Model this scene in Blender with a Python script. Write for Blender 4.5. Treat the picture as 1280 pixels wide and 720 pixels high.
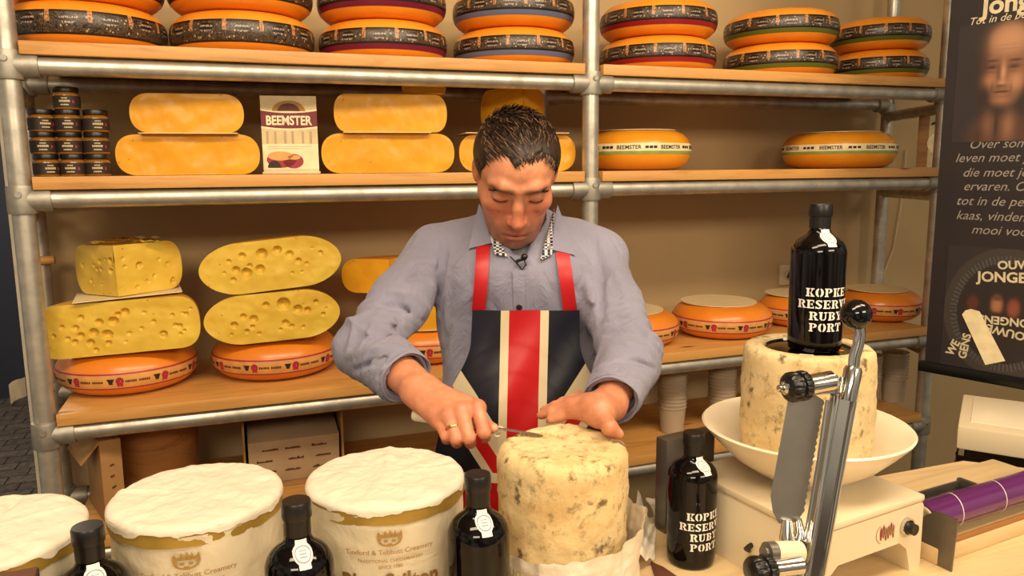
import bpy, bmesh, math, random
import numpy as np
from mathutils import Vector, Matrix, noise as mnoise

for o in list(bpy.data.objects):
    bpy.data.objects.remove(o)
SC = bpy.context.scene
COL = SC.collection
PI = math.pi
rnd = random.Random(7)

# ---------------------------------------------------------------- camera
FPX = 965.0                                   # focal length in pixels of a 1280 wide frame
def nrm(v):
    v = np.array(v, float); return v / np.linalg.norm(v)
_down = nrm((60 / FPX, -6340 / FPX, -1)); _X = nrm((2710 / FPX, (360 - 187) / FPX, -1))
_Z = -_down; _X = nrm(_X - _Z * _X.dot(_Z)); _Y = np.cross(_Z, _X)
CM = np.array([_X, _Y, _Z])                   # camera -> world rotation
CAM = np.array([0.0, 0.0, 1.55])
cd = bpy.data.cameras.new('camera'); cam = bpy.data.objects.new('camera', cd); COL.objects.link(cam)
cd.sensor_width = 36.0; cd.lens = FPX / 1280 * 36.0; cd.clip_start = 0.05
m4 = Matrix([list(CM[i]) + [CAM[i]] for i in range(3)] + [[0, 0, 0, 1]])
cam.matrix_world = m4
SC.camera = cam
cd.dof.use_dof = False

# ---------------------------------------------------------------- light and exposure
SC.view_settings.view_transform = 'Standard'; SC.view_settings.look = 'None'
SC.view_settings.gamma = 1.0; SC.view_settings.use_curve_mapping = False
SC.view_settings.exposure = -0.1
w = bpy.data.worlds.new('world'); SC.world = w; w.use_nodes = True
_wt = w.node_tree; _bg = _wt.nodes['Background']      # unseen shop as noise: random dim and bright blotches, added for fill and chrome reflections
_tc0 = _wt.nodes.new('ShaderNodeTexCoord'); _nz = _wt.nodes.new('ShaderNodeTexNoise'); _nz.inputs['Scale'].default_value = 2.2; _nz.inputs['Detail'].default_value = 2
_cr = _wt.nodes.new('ShaderNodeValToRGB'); _wt.links.new(_tc0.outputs['Generated'], _nz.inputs['Vector']); _wt.links.new(_nz.outputs[0], _cr.inputs[0])
_cr.color_ramp.elements[0].position = 0.40; _cr.color_ramp.elements[0].color = (0.16, 0.12, 0.085, 1)
_cr.color_ramp.elements[1].position = 0.60; _cr.color_ramp.elements[1].color = (1.0, 0.85, 0.66, 1)
_wt.links.new(_cr.outputs[0], _bg.inputs[0]); _bg.inputs[1].default_value = 0.62
def area(name, loc, target, sx, sy, power, col):
    l = bpy.data.lights.new(name, 'AREA'); l.shape = 'RECTANGLE'; l.size = sx; l.size_y = sy
    l.energy = power; l.color = col
    o = bpy.data.objects.new(name, l); COL.objects.link(o); o.location = loc
    o.rotation_euler = (Vector(target) - Vector(loc)).to_track_quat('-Z', 'Y').to_euler()
    return o
WARM = (1.0, 0.80, 0.57)
area('ceiling_lamp_left', (-0.45, 0.30, 2.85), (-0.1, 1.5, 1.0), 0.9, 0.35, 24, WARM)
area('ceiling_lamp_middle', (0.55, 0.25, 2.85), (0.7, 1.5, 1.0), 0.9, 0.35, 24, WARM)
area('ceiling_lamp_right', (1.65, 0.35, 2.85), (1.6, 1.7, 1.0), 0.9, 0.35, 24, WARM)
area('shop_lamp_left', (-0.9, -1.5, 2.45), (0.1, 2.0, 1.3), 1.2, 0.4, 36, WARM)
area('shop_lamp_right', (1.5, -1.5, 2.45), (1.2, 2.0, 1.3), 1.2, 0.4, 36, WARM)
area('ceiling_lamp_far_passage', (-1.4, 4.2, 2.85), (-1.4, 4.6, 0.0), 1.0, 0.5, 70, (1.0, 0.85, 0.65))

# ---------------------------------------------------------------- pixel -> place helpers (they only give coordinates)
def ray(px, py): return CM @ np.array([(px - 640) / FPX, -(py - 360) / FPX, -1.0])
def atY(px, py, y): r = ray(px, py); return CAM + r * (y / r[1])
def atZ(px, py, z): r = ray(px, py); return CAM + r * ((z - CAM[2]) / r[2])
def atD(px, py, d): return CAM + ray(px, py) * d

# ---------------------------------------------------------------- materials
def lin(c):
    if isinstance(c, str):
        c = c.lstrip('#'); c = [int(c[i:i + 2], 16) / 255 for i in (0, 2, 4)]
    return tuple(x / 12.92 if x <= 0.04045 else ((x + 0.055) / 1.055) ** 2.4 for x in c)
class NT:
    """small node-tree helper"""
    def __init__(s, name):
        s.m = bpy.data.materials.new(name); s.m.use_nodes = True
        s.t = s.m.node_tree; s.b = s.t.nodes['Principled BSDF']; s._c = None
    def n(s, kind, **kw):
        nd = s.t.nodes.new(kind)
        for k, v in kw.items():
            if k.startswith('i_'):
                key = k[2:]; key = int(key) if key.isdigit() else key
                s.set(nd.inputs[key], v)
            else: setattr(nd, k, v)
        return nd
    def set(s, sock, v):
        if isinstance(v, bpy.types.NodeSocket): s.t.links.new(v, sock)
        elif isinstance(v, (tuple, list)) and sock.type == 'RGBA': sock.default_value = tuple(v) + ((1,) if len(v) == 3 else ())
        else: sock.default_value = v
    def co(s, kind='Object'):
        if s._c is None: s._c = s.n('ShaderNodeTexCoord')
        return s._c.outputs[kind]
    def mapv(s, v, scale=(1, 1, 1), loc=(0, 0, 0)):
        return s.n('ShaderNodeMapping', i_0=v, i_1=loc, i_3=scale).outputs[0]
    def noise(s, scale, detail=4, v=None, rough=0.55, dist=0.0):
        return s.n('ShaderNodeTexNoise', i_Vector=v or s.co(), i_Scale=scale, i_Detail=detail, i_Roughness=rough, i_Distortion=dist).outputs[0]
    def ramp(s, f, stops, interp='LINEAR'):
        r = s.n('ShaderNodeValToRGB', i_0=f); cr = r.color_ramp; cr.interpolation = interp
        while len(cr.elements) < len(stops): cr.elements.new(0.5)
        for e, (p, c) in zip(cr.elements, stops):
            e.position = p; e.color = (c, c, c, 1) if isinstance(c, (int, float)) else tuple(c) + (1,)
        return r.outputs[0]
    def mix(s, f, a, b, mode='MIX'):
        nd = s.n('ShaderNodeMix', data_type='RGBA', blend_type=mode)
        s.set(nd.inputs[0], f); s.set(nd.inputs[6], a); s.set(nd.inputs[7], b); return nd.outputs[2]
    def math(s, op, a, b=0.0, c=0.0, clamp=False):
        nd = s.n('ShaderNodeMath', operation=op, use_clamp=clamp)
        s.set(nd.inputs[0], a); s.set(nd.inputs[1], b); s.set(nd.inputs[2], c); return nd.outputs[0]
    def xyz(s, v):
        return s.n('ShaderNodeSeparateXYZ', i_0=v).outputs
    def bump(s, h, strength=0.3, dist=0.002):
        s.set(s.b.inputs['Normal'], s.n('ShaderNodeBump', i_Height=h, i_Strength=strength, i_Distance=dist).outputs[0])
    def fin(s, col=None, rough=None, metal=None, **kw):
        if col is not None: s.set(s.b.inputs['Base Color'], col)
        if rough is not None: s.set(s.b.inputs['Roughness'], rough)
        if metal is not None: s.set(s.b.inputs['Metallic'], metal)
        for k, v in kw.items(): s.set(s.b.inputs[k.replace('_', ' ')], v)
        return s.m
def plain(name, c, rough=0.5, metal=0.0, var=0.12, vs=30, bump=0.0, bs=80, **kw):
    t = NT(name); c = lin(c)
    dark = tuple(x * (1 - var) for x in c); lite = tuple(min(1, x * (1 + var)) for x in c)
    col = t.ramp(t.noise(vs, 3), [(0.3, dark), (0.7, lite)])
    if bump: t.bump(t.noise(bs, 4), bump)
    return t.fin(col, rough, metal, **kw)

def m_wood(name, c1, c2, rough=0.5, along='x'):
    t = NT(name)
    sc = {'x': (1.2, 14, 14), 'y': (14, 1.2, 14)}[along]
    v = t.mapv(t.co(), sc)
    g = t.noise(2.2, 6, v, 0.65, 1.2)
    col = t.ramp(g, [(0.25, lin(c2)), (0.5, lin(c1)), (0.75, tuple(min(1, x * 1.12) for x in lin(c1)))])
    vor = t.n('ShaderNodeTexVoronoi', i_Vector=t.mapv(t.co(), (2.6, 9, 9)), i_Scale=1.0).outputs[0]
    knot = t.ramp(vor, [(0.03, 1.0), (0.09, 0.0)])
    col = t.mix(knot, col, lin('#5a3312'))
    t.bump(g, 0.08)
    return t.fin(col, rough)

MAT = {}
MAT['board'] = m_wood('pine_board', '#cc9650', '#a87234', 0.45)
MAT['tabletop'] = m_wood('pale_beech_worktop', '#d6bb8c', '#c2a170', 0.42)
def m_steel():
    t = NT('galvanised_tube'); n = t.noise(24, 5); col = t.ramp(n, [(0.3, lin('#a5a195')), (0.7, lin('#d0cbbc'))])
    t.bump(t.noise(140, 2), 0.05); return t.fin(col, t.ramp(n, [(0.3, 0.5), (0.7, 0.36)]), 0.75)
MAT['steel'] = m_steel()
MAT['clamp'] = plain('cast_clamp_metal', '#a39f93', 0.5, 0.7, 0.15, 40, 0.1, 120)
MAT['chrome'] = plain('polished_chrome', '#cfccc4', 0.12, 1.0, 0.04)
MAT['blade'] = plain('brushed_blade', '#a8a39a', 0.34, 0.9, 0.06)
MAT['blackplastic'] = plain('black_plastic', '#0b0a0a', 0.3, 0, 0.2)
MAT['black_gloss'] = plain('glossy_black_ball', '#080707', 0.08, 0, 0.1)
MAT['wall'] = plain('painted_beige_wall', '#bfa477', 0.75, 0, 0.05, 3, 0.05, 200)
MAT['wallwhite'] = plain('white_wall_edge', '#cfc6b2', 0.6, 0, 0.04)
MAT['navy'] = plain('navy_door_panel', '#1c2233', 0.6, 0, 0.1)
MAT['card'] = plain('cream_card', '#dac394', 0.7, 0, 0.04)
MAT['cardboard'] = plain('brown_cardboard', '#a37a46', 0.8, 0, 0.08, 18)
MAT['cardboard_white'] = plain('printed_white_cardboard', '#b39a78', 0.8, 0, 0.08, 18)
MAT['brownprint'] = plain('brown_print', '#5a3320', 0.7)
def m_floor():
    t = NT('worn_stone_tiles')
    br = t.n('ShaderNodeTexBrick', i_Vector=t.co(), i_Scale=3.2)
    br.offset = 0.5
    t.set(br.inputs['Color1'], lin('#77706a')); t.set(br.inputs['Color2'], lin('#625c56')); t.set(br.inputs['Mortar'], lin('#2a2724'))
    t.set(br.inputs['Mortar Size'], 0.012); t.set(br.inputs['Brick Width'], 0.5); t.set(br.inputs['Row Height'], 0.35)
    n = t.noise(26, 6, None, 0.7)
    col = t.mix(0.75, br.outputs[0], t.ramp(n, [(0.35, lin('#2e2a27')), (0.62, lin('#cbc3b8'))]), 'MULTIPLY')
    t.bump(n, 0.3); return t.fin(col, 0.4)
MAT['floor'] = m_floor()
MAT['ceiling'] = plain('painted_ceiling', '#b9a88c', 0.9)

def m_wax(name, c, rough=0.3):
    t = NT(name); c = lin(c); n = t.noise(9, 4)
    col = t.ramp(n, [(0.3, (c[0] * .9, c[1] * .8, c[2] * .7)), (0.7, c)])
    t.bump(t.noise(50, 3), 0.06); return t.fin(col, rough, 0, Coat_Weight=0.25, Coat_Roughness=0.2)
MAT['wax'] = m_wax('orange_wax_rind', '#f09a28')
MAT['wax_deep'] = m_wax('deep_orange_rind', '#e58a28', 0.35)
MAT['wax_gold'] = m_wax('golden_wax_rind', '#e39a22')
MAT['rind_yellow'] = m_wax('yellow_rind', '#dba433', 0.4)

def m_label(stripe):
    """dark printed paper band: pale squiggles, portrait boxes, coloured stripe; uv = (repeat, height)"""
    t = NT('printed_label_band'); uv = t.co('UV'); X, Yv, _ = t.xyz(uv)
    fx = t.math('FRACT', X)
    base = lin('#1d130f')
    n1 = t.n('ShaderNodeTexVoronoi', i_Vector=t.mapv(uv, (7, 3.5, 1)), i_Scale=1.2).outputs[0]
    n2 = t.noise(1.0, 3, t.mapv(uv, (9, 4, 1)), 0.6, 2.5)
    sq = t.ramp(n2, [(0.44, 0.0), (0.5, 1.0), (0.56, 0.0)])
    dots = t.ramp(n1, [(0.16, 1.0), (0.25, 0.0)])
    mid = t.math('MULTIPLY', t.math('GREATER_THAN', Yv, 0.34 if stripe != '#1d130f' else 0.08), t.math('LESS_THAN', Yv, 0.9))
    a = t.math('MULTIPLY', t.math('MAXIMUM', t.math('MULTIPLY', sq, .35), dots), mid)
    col = t.mix(a, base, lin('#b89c76'))
    # central lettering lozenge of fine rings
    dx = t.math('MULTIPLY', t.math('SUBTRACT', fx, 0.6), 4.0); dy = t.math('MULTIPLY', t.math('SUBTRACT', Yv, 0.62), 3.6)
    rr = t.math('SQRT', t.math('ADD', t.math('MULTIPLY', dx, dx), t.math('MULTIPLY', dy, dy)))
    inside = t.math('LESS_THAN', rr, 0.8)
    lines = t.math('GREATER_THAN', t.math('SINE', t.math('MULTIPLY', Yv, 30.0)), 0.25)
    wob = t.math('GREATER_THAN', t.noise(30, 1, t.mapv(uv, (1, .2, 1))), 0.47)
    loz = t.math('MULTIPLY', t.math('MULTIPLY', inside, lines), wob)
    col = t.mix(inside, col, base); col = t.mix(loz, col, lin('#a8937c'))
    pb = t.math('MULTIPLY', t.math('LESS_THAN', t.math('ABSOLUTE', t.math('SUBTRACT', fx, 0.12)), 0.055), t.math('GREATER_THAN', Yv, 0.5))
    col = t.mix(pb, col, t.ramp(t.noise(14, 2, uv), [(0.35, lin('#7a3a16')), (0.6, lin('#c8935a'))]))
    st = t.math('LESS_THAN', Yv, 0.24 if stripe != '#1d130f' else 0.0)
    col = t.mix(st, col, lin(stripe))
    return t.fin(col, 0.35)
for k, c in dict(dark='#1d130f', red='#8d1420', maroon='#6b1230', blue='#5e6784', green='#58611f').items():
    MAT['label_' + k] = m_label(c)

def m_cheese(name, c1, c2, rough=0.38):
    t = NT(name); n = t.noise(14, 4); col = t.ramp(n, [(0.3, lin(c2)), (0.7, lin(c1))])
    dots = t.n('ShaderNodeTexVoronoi', i_Vector=t.co(), i_Scale=30.0).outputs[0]
    col = t.mix(t.ramp(dots, [(0.05, 0.6), (0.09, 0.0)]), col, lin('#8a5a1a'))
    wr = t.noise(5.0, 5, t.mapv(t.co(), (1, 1, 2.2)), 0.7, 1.6); t.bump(wr, 0.07, 0.008)
    return t.fin(col, rough, 0, Coat_Weight=0.05, Coat_Roughness=0.14, Specular_IOR_Level=.3, Subsurface_Weight=0.08, Subsurface_Radius=(0.01, 0.006, 0.002))
MAT['cheese_old'] = m_cheese('aged_cheese_paste', '#dfa426', '#d1931d')
MAT['cheese_holey'] = m_cheese('holey_cheese_paste', '#e0c04c', '#d2aa3c')

def m_stilton(name, base='#e3d0a0', spot='#7d7450', rust='#b98345'):
    t = NT(name); n = t.noise(11, 6, None, 0.65); n2 = t.noise(52, 5, None, 0.7); n3 = t.noise(5, 3)
    col = t.ramp(n3, [(0.3, lin('#d8bc82')), (0.7, lin(base))])
    col = t.mix(t.ramp(n, [(0.48, 0.0), (0.68, 0.65)]), col, lin(rust))
    col = t.mix(t.ramp(n2, [(0.53, 0.0), (0.66, 0.75)]), col, lin(spot))
    n5 = t.noise(30, 4, t.mapv(t.co(), (1, 1, 1), (3.1, 1.7, 0)), 0.6)
    col = t.mix(t.ramp(n5, [(0.60, 0.0), (0.68, 0.9)]), col, lin('#5a4a2e'))
    t.bump(n2, 0.5, 0.004); return t.fin(col, 0.7, 0, Subsurface_Weight=0.05, Subsurface_Radius=(0.01, 0.007, 0.003))
MAT['stilton'] = m_stilton('stilton_rind', '#e0cda0', '#84714a', '#bd8f50')
MAT['stilton_pale'] = m_stilton('stilton_rind_pale', '#ddcca2', '#9c8858', '#c4a368')
def m_paper(name, c):
    t = NT(name); n = t.noise(18, 5, None, 0.6, 0.6)
    col = t.ramp(n, [(0.3, tuple(x * .93 for x in lin(c))), (0.7, lin(c))])
    n2 = t.noise(7, 3, None, 0.5, 2.0); t.bump(t.math('ADD', n, t.math('MULTIPLY', n2, 1.5)), 0.4, 0.008); return t.fin(col, 0.6)
MAT['paper_top'] = m_paper('crinkled_white_paper', '#ddd3be')
MAT['paper_side'] = m_paper('wrapping_paper_side', '#cfc2a4')
MAT['paper_white'] = m_paper('plain_white_paper', '#e6dcc6')
MAT['gold'] = plain('gold_foil_band', '#a98a3c', 0.4, 0.35, 0.15, 25, 0.2, 40)
MAT['goldprint'] = plain('gold_brown_print', '#9c7a3c', 0.55)
MAT['brown_letter'] = plain('brown_letters', '#7e5a2c', 0.6)
MAT['bottle'] = plain('black_bottle_glass', '#080506', 0.06, 0, 0.1, 10, Specular_IOR_Level=0.35)
MAT['capsule'] = plain('matte_black_capsule', '#0d0b0b', 0.38, 0, 0.1)
MAT['white_print'] = plain('white_stencil_print', '#e8e2d6', 0.5)
MAT['seal'] = plain('white_paper_seal', '#e8e0d4', 0.6)
MAT['grey_print'] = plain('grey_print', '#77726c', 0.6)
MAT['ceramic'] = plain('cream_ceramic', '#e9dcc0', 0.25, 0, 0.02, 5)
MAT['enamel'] = plain('cream_enamel', '#dccdac', 0.35, 0, 0.03, 5)
MAT['redprint'] = plain('red_print', '#8e2430', 0.5)
MAT['maroon'] = plain('maroon_print', '#6d1722', 0.55)
MAT['cream'] = plain('cream_print', '#e9d9ae', 0.55)
MAT['creamdull'] = plain('cream_dull', '#cdbb8c', 0.6)
MAT['greenband'] = plain('green_print', '#7f9a4d', 0.5)
MAT['darkprint'] = plain('dark_print', '#241711', 0.6)
MAT['orangeband'] = plain('pale_orange_paper_band', '#d39a52', 0.5)
MAT['pinkline'] = plain('crimson_print_line', '#a8263a', 0.5)
MAT['purple'] = plain('purple_film', '#5a1f5c', 0.2, 0, 0.08, 6, Coat_Weight=0.5)
MAT['core'] = plain('cardboard_core', '#d8c7a0', 0.7)
MAT['greymetal'] = plain('grey_sheet_metal', '#77726b', 0.4, 0.8, 0.06)
MAT['woodtub'] = m_wood('brown_wood_tub', '#9b6a38', '#7a4e24', 0.55)
MAT['mustard'] = plain('mustard_glass', '#8a5a1c', 0.15)
def m_film():
    t = NT('clear_plastic_film'); t.fin((1, 0.97, 0.9), 0.12); t.set(t.b.inputs['Transmission Weight'], 1.0); t.set(t.b.inputs['IOR'], 1.12)
    t.bump(t.noise(45, 4), 0.8, 0.01); return t.m
MAT['film'] = m_film()
def m_tub():
    t = NT('translucent_tub_plastic'); t.fin(lin('#d8c6aa'), 0.3); t.set(t.b.inputs['Transmission Weight'], 0.45); t.set(t.b.inputs['IOR'], 1.2); return t.m
MAT['tub'] = m_tub()
MAT['outlet'] = plain('white_outlet_plastic', '#d3bf9a', 0.4)

# ---------------------------------------------------------------- mesh building
class MB:
    def __init__(s): s.v = []; s.f = []; s.m = []; s.uv = None
    def add(s, v, f, mi=0):
        b = len(s.v); s.v += [tuple(map(float, p)) for p in v]
        s.f += [tuple(int(i) + b for i in q) for q in f]; s.m += [mi] * len(f); return s
    def box(s, c, size, rot=None, bev=0.0, mi=0):
        bm = bmesh.new(); bmesh.ops.create_cube(bm, size=1.0)
        bmesh.ops.scale(bm, vec=size, verts=bm.verts)
        if bev: bmesh.ops.bevel(bm, geom=bm.edges[:], offset=bev, segments=2, affect='EDGES', profile=0.6)
        M = Matrix.Translation(c) @ (rot.to_4x4() if rot else Matrix())
        bm.verts.index_update()
        s.add([M @ v.co for v in bm.verts], [[v.index for v in f.verts] for f in bm.faces], mi); bm.free(); return s
    def lathe(s, prof, seg=48, M=None, mi=0, a0=0.0, a1=2 * PI, close=True):
        full = abs(a1 - a0 - 2 * PI) < 1e-6; na = seg if full else seg + 1
        V = []; F = []
        for i in range(na):
            a = a0 + (a1 - a0) * i / seg
            for r, z in prof: V.append(Vector((r * math.cos(a), r * math.sin(a), z)))
        n = len(prof)
        for i in range(seg):
            j = (i + 1) % na
            for k in range(n - 1): F.append((i * n + k, j * n + k, j * n + k + 1, i * n + k + 1))
        if M: V = [M @ p for p in V]
        s.add(V, F, mi); return s
    def tube(s, path, rad, seg=12, mi=0, cap=True):
        P = [Vector(p) for p in path]; n = len(P)
        R = rad if isinstance(rad, (list, tuple)) else [rad] * n
        up = None; V = []; F = []
        for i, p in enumerate(P):
            d = (P[min(i + 1, n - 1)] - P[max(i - 1, 0)]).normalized()
            if up is None: up = d.orthogonal().normalized()
            up = (up - d * up.dot(d)).normalized(); sd = d.cross(up)
            for k in range(seg):
                a = 2 * PI * k / seg; V.append(p + (up * math.cos(a) + sd * math.sin(a)) * R[i])
        for i in range(n - 1):
            for k in range(seg):
                l = (k + 1) % seg; F.append((i * seg + k, i * seg + l, (i + 1) * seg + l, (i + 1) * seg + k))
        if cap: F += [tuple(range(seg - 1, -1, -1)), tuple((n - 1) * seg + k for k in range(seg))]
        s.add(V, F, mi); return s
    def prism(s, poly, t0, t1, M=None, mi=0):
        """polygon in xy, thickness from z=t0 to t1, placed by M"""
        n = len(poly); V = [Vector((x, y, t0)) for x, y in poly] + [Vector((x, y, t1)) for x, y in poly]
        F = [tuple(range(n - 1, -1, -1)), tuple(range(n, 2 * n))] + [(i, (i + 1) % n, n + (i + 1) % n, n + i) for i in range(n)]
        if M: V = [M @ p for p in V]
        s.add(V, F, mi); return s
    def grid(s, fn, nu, nv, mi=0, wrap=False):
        V = [fn(i / nu, j / nv) for i in range(nu + (0 if wrap else 1)) for j in range(nv + 1)]
        na = nu if wrap else nu + 1
        F = [(i * (nv + 1) + j, ((i + 1) % na) * (nv + 1) + j, ((i + 1) % na) * (nv + 1) + j + 1, i * (nv + 1) + j + 1) for i in range(nu) for j in range(nv)]
        s.add(V, F, mi); return s
    def build(s, name, mats, parent=None, sharp=40, weld=True, uv=None, recalc=True, label=None):
        me = bpy.data.meshes.new(name); me.from_pydata(s.v, [], s.f)
        if not isinstance(mats, (list, tuple)): mats = [mats]
        for m in mats: me.materials.append(MAT[m] if isinstance(m, str) else m)
        me.polygons.foreach_set('material_index', s.m)
        if uv is not None:
            l = me.uv_layers.new(name='UVMap')
            for lp in me.loops: l.data[lp.index].uv = uv[lp.vertex_index]
        if weld or recalc:
            bm = bmesh.new(); bm.from_mesh(me)
            if weld: bmesh.ops.remove_doubles(bm, verts=bm.verts, dist=1e-5)
            if recalc: bmesh.ops.recalc_face_normals(bm, faces=bm.faces)
            bm.to_mesh(me); bm.free()
        me.shade_smooth()
        if sharp < 180: me.set_sharp_from_angle(angle=math.radians(sharp))
        o = bpy.data.objects.new(name, me); COL.objects.link(o)
        if parent: o.parent = parent
        if label: o['label'] = label
        return o
def tag(o, label, cat, group=None, kind=None):
    o['label'] = label; o['category'] = cat
    if group: o['group'] = group
    if kind: o['kind'] = kind
    return o
def thing(name, label, cat, loc=(0, 0, 0), rz=0.0, group=None):
    o = bpy.data.objects.new(name, None); o.empty_display_size = 0.05; COL.objects.link(o)
    o.location = loc; o.rotation_euler = (0, 0, rz); return tag(o, label, cat, group)
def struct(o): o['kind'] = 'structure'; return o
def dup(root, loc, rz=None, label=None, group=None, scale=None):
    r = root.copy(); COL.objects.link(r); r.location = loc
    if rz is not None: r.rotation_euler = (0, 0, rz)
    if label: r['label'] = label
    if group: r['group'] = group
    if scale: r.scale = (scale,) * 3
    for ch in list(root.children):
        c = ch.copy(); COL.objects.link(c); c.parent = r
        for g in list(ch.children):
            d = g.copy(); COL.objects.link(d); d.parent = c
    return r
def rotz(a): return Matrix.Rotation(a, 4, 'Z')
def fbm(p, sc, o=3): return mnoise.fractal(Vector(p) * sc, 1.0, 2.0, o)

_tc = {}
def text2d(body, size=1.0, bold=0.0, shear=0.0, align='CENTER'):
    """flat letters: (verts xy, faces)"""
    key = (body, bold, shear, align)
    if key not in _tc:
        cu = bpy.data.curves.new('t', 'FONT'); cu.body = body; cu.size = 1.0; cu.offset = bold; cu.shear = shear
        cu.align_x = align; cu.align_y = 'CENTER'; cu.resolution_u = 3; cu.fill_mode = 'FRONT'
        ob = bpy.data.objects.new('t', cu); COL.objects.link(ob)
        dg = bpy.context.evaluated_depsgraph_get(); me = ob.evaluated_get(dg).to_mesh()
        _tc[key] = ([(v.co.x, v.co.y) for v in me.vertices], [tuple(p.vertices) for p in me.polygons])
        ob.evaluated_get(dg).to_mesh_clear(); bpy.data.objects.remove(ob); bpy.data.curves.remove(cu)
    V, F = _tc[key]
    return [(x * size, y * size) for x, y in V], F
def fit(V, width=None, height=None):
    xs = [p[0] for p in V]; ys = [p[1] for p in V]
    cx, cy = (min(xs) + max(xs)) / 2, (min(ys) + max(ys)) / 2
    sx = width / (max(xs) - min(xs)) if width else None; sy = height / (max(ys) - min(ys)) if height else None
    sx = sx or sy; sy = sy or sx
    return [((x - cx) * sx, (y - cy) * sy) for x, y in V]
def wrap(V, F, R, ang, z, mb, mi=0, rfun=None, lift=0.0006):
    """bend flat letters round a vertical cylinder; ang = direction they face"""
    out = []
    for x, y in V:
        r = (rfun(z + y) if rfun else R) + lift; a = ang + x / (R if R else r)
        out.append((r * math.cos(a), r * math.sin(a), z + y))
    mb.add(out, F, mi)

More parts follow.
